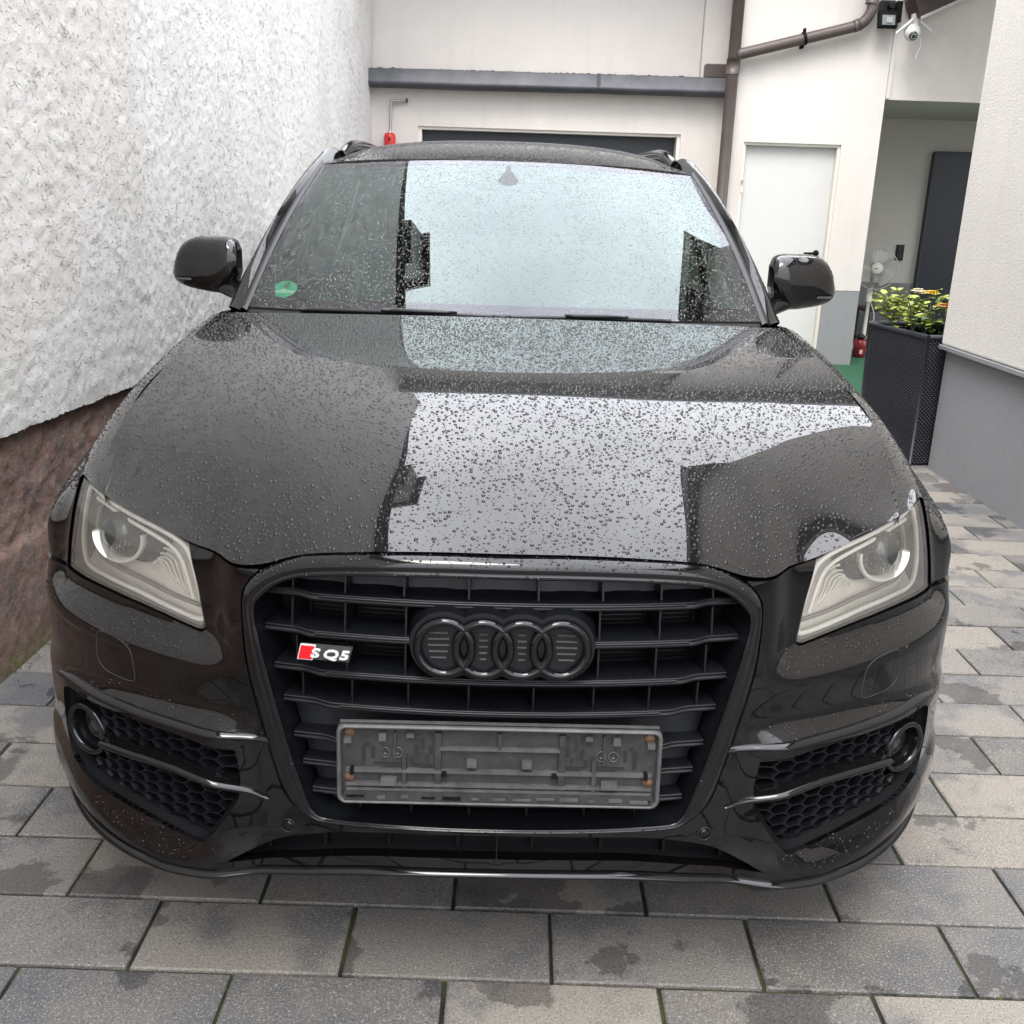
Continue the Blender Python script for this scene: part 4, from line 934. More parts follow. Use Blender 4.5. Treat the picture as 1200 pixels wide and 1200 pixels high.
# closed flap panels low down and behind the top row
for (z0, z1, e) in ((.384, .583, .050), (.778, .8275, .060)):
    w = MB(); 
    for sg in (-1, 1):
        w.grid(np.array([[S(sg*t*(half_w(z)-.004), z, e+(.0 if int(t*8) % 2 else .003)) for t in np.linspace(0, 1, 33)] for z in np.linspace(z0, z1, 8)]))
    w.put('blanking_panel', simple('blanking_plastic', (.008, .0095, .0125), .5, bump=.0002, bscale=500), gr_)
# grey opening frames and cooler fins behind the middle rows
for (z0, z1) in ((.716, .765), (.650, .700)):
    for sg in (-1, 1):
        for (a, b_) in ((.168, .256), (.270, .345)):
            w = MB()
            for (p, r2) in (((a, z0), (b_, z0)), ((b_, z0), (b_, z1)), ((b_, z1), (a, z1)), ((a, z1), (a, z0))):
                w.tube([tuple(S(sg*p[0], p[1], .085)), tuple(S(sg*r2[0], r2[1], .085))], .003, 4)
            w.put('opening_frame', M['plastic'], gr_, smooth=False)
w = MB()
for z in np.arange(.60, .765, .0075): w.grid(np.array([S(np.linspace(-.36, .36, 30), z, .094), S(np.linspace(-.36, .36, 30), z+.002, .094)]))
w.put('cooler_fins', M['plastic'], gr_, smooth=False)

# ---- ring emblem on its carrier
em_y, ez, rr_, dd_ = 1.446, .7135, .0505, .0618
cxs = [(-1.5+i)*dd_ for i in range(4)]
tilt = Matrix.Rotation(R(-5), 3, 'X')
def EM(x, y, z): 
    v = tilt @ Vector((0, y, z)); return (x, em_y+v.y+.32*x*x, ez+v.z)
em = thing_parent = None
top = []
for x in np.linspace(cxs[0]-rr_-.006, cxs[-1]+rr_+.006, 120):
    h = max([math.sqrt(max(0, (rr_+.006)**2-(x-c)**2)) for c in cxs]); top.append((x, h))
outline = top+[(x, -h) for x, h in top[::-1][1:-1]]
w = MB(); w.prism(outline, lambda p: EM(p[0], .012, p[1]), lambda p: EM(p[0]*1.05, .060, p[1]*1.18+.004)); em = part('ring_emblem', w, M['plastic'], sh=30)
for c in cxs:
    w = MB(); n = 56; pr = [(rr_-.0145, .013), (rr_-.0142, .000), (rr_-.0115, -.0045), (rr_-.0070, -.0065), (rr_-.0025, -.0045), (rr_+.0002, .000), (rr_, .013)]
    w.grid([[EM(c+r_*math.cos(a), y_, r_*math.sin(a)) for a in (2*math.pi*j/n for j in range(n))] for r_, y_ in pr], cv=True); w.put('ring', M['gloss_dry'], em)
for i, c in enumerate(cxs):
    for kz in range(5):
        z = .022-kz*.0105; hwid = (.018 if i in (0, 3) else .0075); xo = {0: -.010, 3: .010}.get(i, 0)
        w = MB(); w.box(EM(c+xo, .0105, z), (hwid*2*(1-.12*abs(kz-1.5)), .004, .0016)); w.put('carrier_slot', M['rim_dust'], em, smooth=False)

# ---- model badge
badge = None; by = 1.464
def BD(u, v, d=0.):  # u along, v up
    x = -.287+u; return (x, float(S(-.287+u*1.02, .69, .004)[1])-d, .689+v)
w = MB(); w.prism([(-.044, -.0125), (.040, -.0125), (.046, .0125), (-.038, .0125)], lambda p: BD(p[0], p[1], .012), lambda p: BD(p[0], p[1], .005)); badge = part('model_badge', w, M['badge'], smooth_=False)
w = MB(); w.prism([(-.0455, -.0135), (-.020, -.0135), (-.0135, .0135), (-.039, .0135)], lambda p: BD(p[0], p[1], .0135), lambda p: BD(p[0], p[1], .0105)); w.put('chrome_edge', simple('bright_edge', (.75, .72, .72), .3, .2), badge, smooth=False)
w = MB(); w.prism([(-.0435, -.0118), (-.0215, -.0118), (-.0157, .0118), (-.0378, .0118)], lambda p: BD(p[0], p[1], .0148), lambda p: BD(p[0], p[1], .004)); w.put('red_block', M['red'], badge, smooth=False)
for (body, u, sx) in (('S', -.0165, 1.5), ('Q', .0095, 1.45), ('5', .0315, 1.5)):
    tv, tf = text_mesh(body, .0215, .0016, .22, .0006); put('letter', [BD(u+p[0]*sx, p[1], .0155+p[2]) for p in tv], tf, simple('bright_letter', (.72, .72, .70), .3, .2), badge, False)

# ---- number plate holder without plate
HY, HZ, HWd, HH = 1.424, .5135, .2645, .0685
w = MB()
def HP(x, z, d=0.): return (x, HY+d+.10*(z-HZ), z)
def hbox(mb, x, z, dx, dz, d0, d1): mb.prism([(x-dx/2, z-dz/2), (x+dx/2, z-dz/2), (x+dx/2, z+dz/2), (x-dx/2, z+dz/2)], lambda p: HP(p[0], p[1], d0), lambda p: HP(p[0], p[1], d1)); return mb
def rrect(hx, hz, r_, n=6): return [(sx*(hx-r_)+r_*math.cos(a), HZ+sz*(hz-r_)+r_*math.sin(a)) for sx, sz, a0 in ((1, 1, 0), (-1, 1, 90), (-1, -1, 180), (1, -1, 270)) for a in (R(a0+i*90/n) for i in range(n+1))]
out_, in_ = rrect(HWd, HH, .014), rrect(HWd-.0075, HH-.0065, .010)
w.prism(rrect(HWd-.004, HH-.004, .012), lambda p: HP(p[0], p[1], .012), lambda p: HP(p[0], p[1], .0165)); ph = part('plate_holder', w, M['dusty'], smooth_=False)
w = MB(); w.grid(np.array([[HP(p[0], p[1], .014) for p in out_], [HP(p[0], p[1], .003) for p in out_], [HP(p[0], p[1], -.001) for p in rrect(HWd-.0022, HH-.0022, .013)], [HP(p[0], p[1], -.001) for p in rrect(HWd-.0052, HH-.0045, .011)], [HP(p[0], p[1], .004) for p in in_], [HP(p[0], p[1], .013) for p in in_]]), cv=True); w.put('rim', M['rim_dust'], ph); 
w = MB(); hbox(w, 0, HZ+HH+.004, HWd*2-.012, .002, .004, .010); w.put('top_rail', M['rim_dust'], ph, smooth=False)
rib = [(-.10, 0, .010, .11), (.0335*2+.035, 0, .010, .11), (0, .028, .130*1.5, .005), (0, -.012, .5, .0055), (0, -.036, .5, .005), (0, .042, .006, .028), (-.155, -.02, .007, .07), (.155, -.02, .007, .07), (-.17, .03, .003, .05), (.17, .03, .003, .05), (-.0, -.0445, .5, .004)]
for (x, dz, lx, lz) in rib:
    w = MB(); hbox(w, x, HZ+dz, lx, lz, .0045+random.uniform(0, .0008), .0125); w.put('rib', M['rim_dust'] if lx > .1 else M['dusty'], ph, smooth=False)
# bottom clip strip
w = MB(); hbox(w, 0, HZ-.054, .505, .015, .000, .013); w.put('clip_strip', M['dusty'], ph, smooth=False)
for x in np.concatenate([np.linspace(-.23, .23, 13)]):
    w = MB(); hbox(w, x, HZ-.054+random.choice((-.001, .001)), random.choice((.012, .022, .03)), random.choice((.003, .006)), -.0018, .0005); w.put('clip', random.choice((M['matt'], M['rim_dust'], M['matt'])), ph, smooth=False)
for sg in (-1, 1):
    for (x, dz, lx, lz, m_) in ((.19, .0485, .012, .012, 'rim_dust'), (.145, .052, .012, .006, 'rim_dust'), (.18, -.029, .026, .012, 'rim_dust'), (.24, -.012, .006, .010, 'matt'), (.09, -.014, .008, .008, 'matt'), (.246, .042, .012, .008, 'rim_dust'), (.045, .004, .016, .010, 'rim_dust'), (.24, -.054, .018, .004, 'matt')):
        w = MB(); hbox(w, sg*x, HZ+dz, lx, lz, -.0005, .012); w.put('clip', M[m_], ph, smooth=False)
    for (x, dz, lx, lz) in ((.222, .012, .006, .030), (.206, .018, .005, .020), (.216, .030, .008, .006), (.135, .020, .006, .018), (.125, .034, .005, .016), (.112, .022, .006, .014), (.104, .036, .004, .010), (.142, .004, .006, .012), (.118, .008, .005, .010), (.135, .044, .004, .010), (.112, .048, .006, .008), (.18, -.002, .05, .003), (.17, -.008, .04, .003), (.125, -.003, .03, .003), (.12, -.0085, .02, .003)):
        w = MB(); hbox(w, sg*x, HZ+dz, lx, lz, .0108, .0135); w.put('recess_shade', M['trim'], ph, smooth=False)  # thin dark raised boxes paint in the shade of the moulded hollows
    for x in (.186, .166):
        w = MB(); w.tube([HP(sg*x+.0075*math.cos(a), HZ+.018+.0085*math.sin(a), .010) for a in np.linspace(0, 6.283, 20, endpoint=False)], .0014, 5, closed=True); w.lathe([(.0035, 0), (.0035, .004)], HP(sg*x, HZ+.018, .009), (0, 1, 0), 10); w.put('embossed_ring', M['rim_dust'], ph)
    for (x, dz) in ((.2445, .052), (.2445, -.026)):
        c = Vector(HP(sg*x, HZ+dz, .009)); w = MB(); w.lathe([(.0, -.003), (.006, -.0025), (.0085, 0), (.0085, .004)], c, (0, 1, 0), 18, cap=False)
        w.box(c+Vector((0, -.0032, 0)), (.009, .001, .0016)); w.box(c+Vector((0, -.0033, 0)), (.0016, .001, .009)); w.put('screw', M['rust'], ph)

# ---- headlights
HL = np.vstack([resample(catmull(q, 6), .010)[:-1] for q in (
    [(.566, .824), (.605, .836), (.66, .850), (.72, .860), (.796, .869), (.85, .877), (.905, .885)], [(.905, .885), (.918, .862), (.929, .828), (.938, .785), (.945, .745), (.950, .705)],
    [(.950, .705), (.80, .707), (.705, .702), (.632, .694), (.546, .680)], [(.546, .680), (.534, .679), (.526, .686), (.530, .705), (.541, .752), (.557, .795), (.566, .824)])])
for sg in (-1, 1):
    cen = HL.mean(0); lensr = cen+(HL-cen)*.985
    vs, fs_ = panel(lensr, [], .016, Smap(.004, sg), .0)
    # slightly domed clear cover
    hl = orient(put('headlight', vs, fs_, M['lens'], car), (0, -1, 0))
    w = MB(); r1 = HL; r2 = cen+(HL-cen)*.955
    w.grid(np.array([S(sg*r1[:, 0], r1[:, 1], .012), S(sg*r1[:, 0], r1[:, 1], .0045), S(sg*lensr[:, 0], lensr[:, 1], .0035), S(sg*r2[:, 0], r2[:, 1], .008), S(sg*r2[:, 0], r2[:, 1], .02)]), cv=True); w.put('seal_rim', M['trim'], hl)
    # housing: bezel wall and reflector bowl
    w = MB(); r3 = cen+(HL-cen)*.93
    w.grid(np.array([S(sg*r2[:, 0], r2[:, 1], .010), S(sg*r3[:, 0], r3[:, 1], .022), S(sg*r3[:, 0], r3[:, 1], .05)]), cv=True); w.put('bezel', M['bezel'], hl)
    def bowl(V, d):
        rel = (V-cen); t = np.clip((V[:, 1]-.70)/.14, 0, 1)
        return S(sg*V[:, 0], V[:, 1], .030+.045*t+.02*np.clip((V[:, 0]-.6)/.3, 0, 1)*t)
    vs, fs_ = panel(r3, [], .018, bowl, 0); orient(put('reflector', vs, fs_, M['reflector'], hl), (0, -1, 0))
    # daytime light guide: outer loop and inner brow
    dr = catmull([(.885, .869), (.82, .858), (.748, .848), (.68, .838), (.628, .828), (.592, .815), (.574, .797), (.555, .757), (.541, .712), (.541, .696), (.56, .692), (.632, .703), (.704, .714), (.80, .720), (.85, .722), (.885, .732), (.903, .765), (.905, .805), (.899, .845)], 6, True)
    w = MB(); w.tube([tuple(p) for p in S(sg*dr[:, 0], dr[:, 1], .016)], .0048, 8, closed=True); w.put('light_guide', M['drl'], hl)
    d2 = catmull([(.872, .848), (.818, .842), (.75, .831), (.678, .818), (.628, .804), (.604, .788), (.590, .765), (.572, .722)], 6)
    w = MB(); w.tube([tuple(p) for p in S(sg*d2[:, 0], d2[:, 1], .024)], .0036, 8); w.put('inner_guide', M['drl'], hl)
    d3 = catmull([(.56, .709), (.632, .718), (.704, .730), (.80, .737), (.845, .742), (.872, .765), (.876, .80), (.868, .835)], 6)
    w = MB(); w.tube([tuple(p) for p in S(sg*d3[:, 0], d3[:, 1], .030)], .0040, 8); w.put('lower_line', M['bezel'], hl)
    # dark projector bay
    bay = catmull([(.668, .810), (.675, .778), (.70, .760), (.75, .755), (.80, .766), (.84, .785), (.858, .81), (.850, .835), (.80, .836), (.74, .824)], 4, True)
    vs, fs_ = panel(bay, [], .02, Smap(.040, sg), .02); orient(put('projector_bay', vs, fs_, M['lampdark'], hl), (0, -1, 0))
    pc = Vector(S(sg*.765, .801, .018)); n = Vector((sg*.18, -.98, .04)).normalized()
    u_ = Vector((0, 0, 1)).cross(n).normalized(); v_ = n.cross(u_); w = MB(); w.grid([[tuple(pc+n*h_+(u_*math.cos(a)+v_*math.sin(a))*r_) for a in np.linspace(R(172), R(368), 40)] for r_, h_ in ((.050, -.02), (.050, .006), (.0475, .010), (.044, .008), (.043, -.01))]); w.put('projector_ring', M['drl'], hl)
    w = MB(); w.lathe([(.0, .016), (.012, .0145), (.024, .010), (.034, .002), (.0425, -.010)], pc, n, 36, cap=False); w.put('projector_lens', M['lampdark'], hl)
    # indicator reflector: nested curved steps near the grille side
    for i in range(5):
        f = i*.012
        pth = catmull([(.590+f*.5, .724+f*.3), (.602+f*.8, .752), (.612+f, .778-f*.2), (.630+f, .792-f*.55), (.655+f*.6, .795-f*.9)], 5)
        w = MB(); w.tube([tuple(p) for p in S(sg*pth[:, 0], pth[:, 1], .032)], .0022, 6); w.put('indicator_step', M['reflector'], hl)

# ---- bonnet
NA, NB = 121, 91
f0 = spl3([(0, .8595), (.10, .8595), (.2, .8555), (.3, .8475), (.352, .839), (.404, .8165), (.44, .8150), (.5, .8185), (.566, .8265), (.61, .8365), (.68, .8500), (.796, .8690)])
E0h = f0(np.linspace(0, 1, NA//2+1)); E0s = np.concatenate([-E0h[:0:-1, 0], E0h[:, 0]]); E0z = np.concatenate([E0h[:0:-1, 1], E0h[:, 1]])
gk = np.exp(-(np.arange(-6, 7)/3.2)**2); E0z = np.convolve(np.pad(E0z, 6, 'reflect', reflect_type='odd'), gk/gk.sum(), 'valid'); E0 = S(E0s, E0z+.002, .0); av = np.abs(E0[:, 0])/np.abs(E0[-1, 0])
V4 = np.stack([np.ones(NA), av**2, av**4], 1); E0s_ = E0.copy()
for c in (1, 2): E0s_[:, c] = V4 @ np.linalg.lstsq(V4, E0[:, c], rcond=None)[0]
dE0 = E0-E0s_
x1 = .80*np.sign(E0[:, 0])*av; E1 = np.stack([x1, 2.775+.25*x1**2, 1.083-.040*x1**2], 1)
E0r, E0 = E0, E0s_; span = (E1-E0)[:, 1]; slope0 = .47+.19*av**2
T0 = np.stack([(E1-E0)[:, 0]*1.0, span, slope0*span], 1); T1 = np.stack([(E1-E0)[:, 0]*.2, span, (.150+.02*av**2)*span], 1)
edge = spl3([E0r[-1], (.752, 1.824, .893), (.772, 1.938, .929), (.786, 2.117, .966), (.795, 2.331, .999), (.800, 2.6, 1.030), E1[-1]])
bb = np.linspace(0, 1, NB)**1.15; H = np.zeros((NA, NB, 3))
for j, t in enumerate(bb):
    h00, h10, h01, h11 = 2*t**3-3*t**2+1, t**3-2*t**2+t, -2*t**3+3*t**2, t**3-t**2
    H[:, j] = h00*E0+h10*T0+h01*E1+h11*T1
for j, t in enumerate(bb):
    H[:, j] += dE0*float(1-smooth(0, .22, t)); e = edge(t); d = e-H[-1, j]; wgt = av**4
    H[:, j, 1] += wgt*d[1]; H[:, j, 2] += wgt*d[2]; H[:, j, 0] += np.sign(H[:, j, 0])*av**2*d[0]
    xc = lerp(.50, .735, smooth(0, 1, t)); ax2 = np.abs(H[:, j, 0]); ex = np.abs(H[-1, j, 0])
    ridge = np.where(ax2 > xc, np.clip((ex-ax2)/(ex-xc+1e-6), 0, 1), np.exp(-((xc-ax2)/.20)**2))
    H[:, j, 2] += .0030*ridge*math.sin(math.pi*min(1, t*1.02))**.7
w = MB(); w.grid(H)
# folded rim of the bonnet
rim = [H[:, 0], H[:, -1], H[0], H[-1]]
for r_, dv_ in zip(rim, ((0, .028, -.010), (0, -.01, -.022), (.004, 0, -.022), (-.004, 0, -.022))):
    w.grid(np.array([r_, r_+np.array(dv_)]))
bn = part('bonnet', w, M['paint'])

# ---- front wings
for sg in (-1, 1):
    fr = np.vstack([S(np.array([.800, .85, .908]), np.array([.8715, .8795, .8875])), S(np.array([.925, .937, .946, .953, .958]), np.array([.855, .815, .775, .735, .703]))])
    def sec(y, pts): return np.array([(x, y, z) for x, z in pts])
    secs = [fr, sec(2.10, [(.788, .962), (.815, .949), (.842, .925), (.868, .887), (.893, .842), (.918, .79), (.936, .745), (.945, .705)]),
            sec(2.36, [(.799, 1.000), (.828, .990), (.856, .968), (.882, .932), (.906, .885), (.930, .83), (.947, .775), (.955, .72)]),
            sec(2.65, [(.803, 1.033), (.835, 1.025), (.866, 1.003), (.893, .964), (.917, .912), (.937, .85), (.950, .785), (.956, .72)]),
            sec(2.98, [(.806, 1.060), (.842, 1.052), (.875, 1.03), (.902, .99), (.924, .935), (.942, .865), (.952, .79), (.956, .71)])]
    secs = [spl3(q)(np.linspace(0, 1, 30)) for q in secs]; ty = np.array([0, .30, .55, .80, 1.])
    G = np.stack(secs, 0); tq = np.linspace(0, 1, 60); out = np.zeros((60, 30, 3))
    for i in range(30):
        for c in range(3): out[:, i, c] = nspline(ty, G[:, i, c])(tq)
    for a in range(60):
        y = out[a, -1, 1]; dy = y-2.36
        if abs(dy) < .42:
            zl = max(.70, .36+math.sqrt(max(0, .42**2-dy*dy))); m_ = out[a, :, 2] < zl
            out[a, m_, 2] = zl; out[a, :, 0] += .008*smooth(.95, .74, out[a, :, 2])
    sg_ = np.linspace(.90, 1.25, 60)
    for a in range(60):
        for i in range(30):
            x_, y_, z_ = out[a, i]
            if z_ < .88 and y_ < 2.3:
                q_ = S(sg_, np.full(60, min(z_, .705)), .002); xs_ = float(np.interp(y_, q_[:, 1], q_[:, 0])); wt = float(smooth(.88, .74, z_)*smooth(1.80, 1.87, y_))
                if xs_ > x_: out[a, i, 0] = x_+(xs_-x_)*wt
    out[..., 0] *= sg
    w = MB(); w.grid(out); w.grid(np.array([out[:, 0], out[:, 0]+np.array([-sg*.0, 0, -.02])])); w.grid(np.array([out[:, -1], out[:, -1]+np.array([-sg*.05, 0, 0])])); w.grid(np.array([out[0], out[0]+np.array([0, .02, -.004])]))
    part('wing', w, M['paint'])
    # inner wheel housing
    w = MB(); w.grid([[(sg*x, 2.36+.43*math.cos(a), .36+.43*math.sin(a)) for a in np.linspace(-.4, math.pi+.4, 24)] for x in (.93, .60)]); part('wheel_housing', w, M['matt'])

# ---- screen, pillars, roof
def wsb(a): return np.array([a*.757, 2.815+.175*a*a, 1.079-.010*a*a])
def wst(a): return np.array([a*.648, 3.585+.115*a*a, 1.515-.026*a*a])
def ws(a, t, d=0.):
    p = wsb(a)*(1-t)+wst(a)*t; bow = .020*math.sin(math.pi*t); n = np.array([a*.25, -.48, .86]); return p+n*(bow+d)
w = MB(); w.grid([[ws(a, t) for t in np.linspace(0, 1, 121)] for a in np.linspace(-1, 1, 201)]); wsn = orient(part('windscreen', w, [M['screen'], M['screen_edge'], M['screen_window']]), (0, -1, 1))
# the sensor window and the margins of the glass carry no coating
mi = []
for i in range(200):
    for j in range(120):
        a, t = -1+(i+.5)/100, (j+.5)/120; dw = .034*math.sqrt(max(0, 1-((t-.835)/.045)**2)) if t < .84 else max(.008, .034*(1-(t-.84)/.10)) if t < .955 else 0
        mi.append(2 if (abs(a)*.70 < dw and .79 < t < .955) else 1 if t > .955-.01*a*a or t < .055+.012*a*a or abs(a) > .965 else 0)
wsn.data.polygons.foreach_set('material_index', mi)
w = MB(); w.grid([[ws(a, t, -.004) for t in (-.02, .05+.02*a*a)] for a in np.linspace(-1, 1, 60)])
for sg in (-1, 1):
    w.grid([[ws(sg*a, t, -.004) for a in (1.0, .955-.06*math.exp(-((t)/.14)**2))] for t in np.linspace(0, 1, 50)])
w.grid([[ws(a, t, -.004) for t in (.975-.0*a, 1.0)] for a in np.linspace(-1, 1, 60)])
w.put('frit_band', M['frit'], wsn, smooth=False)
# round green emissions sticker inside the lower corner
M['stick'] = simple('sticker_green', (.02, .75, .42), .5); M['stickw'] = simple('sticker_white', (.9, .95, .9), .5)
def ST(u, v, d=0.): return tuple(ws(-.885+u/.757, .115+v/.90, -.008+d))
w = MB(); pts = [ST(.040*math.cos(a), .040*math.sin(a)) for a in np.linspace(0, 6.283, 36, endpoint=False)]; w.add(pts+[ST(0, 0)], [(i, (i+1) % 36, 36) for i in range(36)]); stk = w.put('emissions_sticker', M['stick'], wsn, smooth=False)
w = MB(); w.add([ST(-.034, -.021, .001), ST(.034, -.021, .001), ST(.037, -.006, .001), ST(-.037, -.006, .001)], [(0, 1, 2, 3)]); w.put('sticker_field', M['stickw'], stk, smooth=False)
tv, tf = text_mesh('4', .045, .0, .1); put('sticker_digit', [ST(p[0], p[1]+.014, .0015) for p in tv], tf, M['matt'], stk, False)
# wipers and cowl
w = MB(); w.grid([[(a*.79, 2.785+.24*(a*.79)**2+d, 1.062-.03*(a*.79)**2-.01*(d > .02)) for d in (0, .06)] for a in np.linspace(-1, 1, 40)]); part('cowl', w, M['plastic'])
for (a0, a1) in ((-.78, .02), (-.05, .62)):
    wp = MB(); wp.tube([tuple(ws(a, -.004+.006*math.sin((a-a0)/(a1-a0)*math.pi), .004)) for a in np.linspace(a0, a1, 24)], .006, 6); wo = part('wiper', wp, M['trim'])
    wp = MB(); wp.tube([tuple(ws(a, .002, .010)) for a in np.linspace(a0*.6+a1*.4, a1*.75+a0*.25, 8)], [.009, .012, .012, .012, .012, .011, .009, .006], 8, flat=.6); wp.put('arm', M['plastic'], wo)
for sg in (-1, 1):
    # black side trim and painted pillar
    tq = np.linspace(-.02, 1.02, 40)
    ob = spl3([(.834, 3.075, 1.052), (.782, 3.22, 1.205), (.717, 3.42, 1.368), (.665, 3.66, 1.492), (.632, 3.85, 1.553)])
    w = MB(); w.grid([[ws(sg*1.0, t, .001), ws(sg*1.0, t, .008)+np.array([sg*.006, .004, 0]), ws(sg*1.0, t, .008)+np.array([sg*.020, .012, 0]), ws(sg*1.0, t, -.004)+np.array([sg*.026, .02, 0])] for t in tq]); part('pillar_trim', w, M['trim'])
    rows = []
    for t in tq:
        a = ws(sg*1.0, t, .000)+np.array([sg*.023, .014, 0]); e = ob(np.clip(t, 0, 1))*np.array([sg, 1, 1]); m_ = (a+e)/2+np.array([sg*.012, -.012, .010]); m2 = e+np.array([-sg*.05, .24, -.03])
        rows.append([a, a*.5+m_*.5+np.array([sg*.003, -.004, .003]), m_, m_*.5+e*.5+np.array([sg*.004, -.002, .002]), e, m2])
    w = MB(); w.grid(rows); part('pillar', w, M['paint'])
RN = [(3.590, 1.517, .648, 1.491, .112), (3.75, 1.551, .645, 1.507, .10), (4.0, 1.585, .642, 1.527, .06), (4.4, 1.618, .640, 1.545, 0), (4.9, 1.617, .635, 1.545, 0), (5.4, 1.585, .62, 1.525, 0), (5.75, 1.545, .60, 1.49, 0)]
yq = np.linspace(3.590, 5.75, 50); rf = [nspline([q[0] for q in RN], [q[i] for q in RN])(yq) for i in range(1, 5)]
w = MB(); w.grid([[(a*rf[1][i], yq[i]+rf[3][i]*a*a, rf[0][i]-(rf[0][i]-rf[2][i])*(.55*abs(a)**2.2+.45*abs(a)**6)) for i in range(50)] for a in np.linspace(-1, 1, 50)])
w.grid([[(a*rf[1][0], yq[0]+rf[3][0]*a*a, rf[0][0]-(rf[0][0]-rf[2][0])*(.55*abs(a)**2.2+.45*abs(a)**6)-d) for d in (0, .015)] for a in np.linspace(-1, 1, 50)])
part('roof', w, M['paint'])
for sg in (-1, 1):
    w = MB(); p = catmull([(sg*.612, 3.88, 1.522), (sg*.606, 3.97, 1.547), (sg*.600, 4.08, 1.566), (sg*.598, 4.3, 1.576), (sg*.595, 4.8, 1.580), (sg*.588, 5.3, 1.568), (sg*.582, 5.5, 1.565), (sg*.58, 5.58, 1.53)], 6)
    w.tube([tuple(q) for q in p], .017, 12, flat=1.35); part('roof_rail', w, M['gloss'])
    # body side, doors, side glass
    side = [(.806, 1.060), (.875, 1.03), (.924, .935), (.952, .79), (.950, .62), (.945, .45), (.91, .30)]
    for di, (y0, y1) in enumerate(((2.985, 3.98), (3.988, 4.86))):
        w = MB(); w.grid([[(sg*x, y, z) for x, z in spl3(side)(np.linspace(0, 1, 24))] for y in np.linspace(y0, y1, 8)]); do = part('door', w, M['paint'])
        w = MB(); w.tube([(sg*.955, y1-.26, .86), (sg*.975, y1-.24, .865), (sg*.975, y1-.08, .865), (sg*.955, y1-.06, .86)], .012, 8); w.put('handle', M['paint'], do)
        w = MB(); w.grid([[(sg*lerp(.806, .645, t), lerp(y0+.16*(1-di)+.75*t*(1-di), y1, u), lerp(1.045, 1.535, t)) for u in np.linspace(0, 1, 8)] for t in np.linspace(0, 1, 8)]); w.put('side_window', M['sideglass'], do)
    w = MB(); w.grid([[(sg*x, y, z) for x, z in spl3(side)(np.linspace(0, 1, 24))] for y in np.linspace(4.868, 5.95, 10)]); part('rear_quarter', w, M['paint'])
    w = MB(); w.grid([[(sg*.91, y, .30), (sg*.86, y, .2), (sg*.3, y, .19)] for y in np.linspace(2.78, 4.8, 6)]); part('sill', w, M['trim'])
    w = MB(); w.grid([[(sg*lerp(.806, .63, t), lerp(4.9, 5.85-.15*t, u), lerp(1.045, 1.535, t)) for u in np.linspace(0, 1, 8)] for t in np.linspace(0, 1, 8)]); part('rear_side_window', w, M['sideglass'])
    for (ya, yb_) in ((3.90, 4.06), (4.80, 4.98)):
        w = MB(); w.grid([[(sg*lerp(.800, .640, t), y, lerp(1.04, 1.535, t)) for y in (ya, yb_)] for t in np.linspace(0, 1, 6)]); part('door_post', w, M['trim'])
    w = MB(); w.grid([[(sg*.775, y, z) for y in (3.2, 5.8)] for z in (.45, 1.062)]); w.grid([[(sg*x, y, 1.062) for y in (3.2, 5.8)] for x in (.775, .815)]); part('door_card', w, M['cabin'], smooth_=False)
    # wheels
    for yw in (2.36, 5.17):
        cw_ = Vector((sg*.815, yw, .358)); ax_ = (sg, 0, 0)
        w = MB(); w.lathe([(.24, -.12), (.33, -.125), (.352, -.10), (.358, 0), (.352, .10), (.33, .125), (.26, .12)], cw_, ax_, 48, cap=False); tyo = None
        wh = part('wheel', w, M['tyre'])
        w = MB(); w.lathe([(.262, .12), (.255, .10), (.245, .0), (.245, -.11)], cw_, ax_, 40, cap=False); w.lathe([(.0, .09), (.05, .085), (.07, .06), (.07, -.05)], cw_, ax_, 20, cap=False); w.put('rim', M['alloy'], wh)
        for q in range(5):
            a = q*2*math.pi/5; w = MB()
            for da in (-.14, .14): w.tube([cw_+Vector((sg*.085, .055*math.cos(a), .055*math.sin(a))), cw_+Vector((sg*.10, .255*math.cos(a+da), .255*math.sin(a+da)))], [.022, .016], 6)
            w.put('spoke', M['alloy'], wh)
# tail and underbody so the car is a closed body
w = MB(); w.grid([[(x, 5.95+.12*(1-(x/.9)**2)-lean, z) for x in np.linspace(-.9, .9, 20)] for z, lean in ((.30, .05), (.6, 0), (.95, .02), (1.08, .10), (1.5, .38))]); part('tailgate', w, M['paint'])
w = MB(); w.grid([[(x, 5.72-.12*(z-1.5), z) for x in (-.66, .66)] for z in (1.02, 1.58)]); part('rear_window', w, M['frit'], smooth_=False)
w = MB(); w.box((0, 3.85, .235), (1.70, 4.1, .05)); part('underbody', w, M['matt'], smooth_=False)
w = MB(); w.box((0, 2.25, .55), (1.15, 1.0, .5)); part('engine_bay', w, M['matt'], smooth_=False)

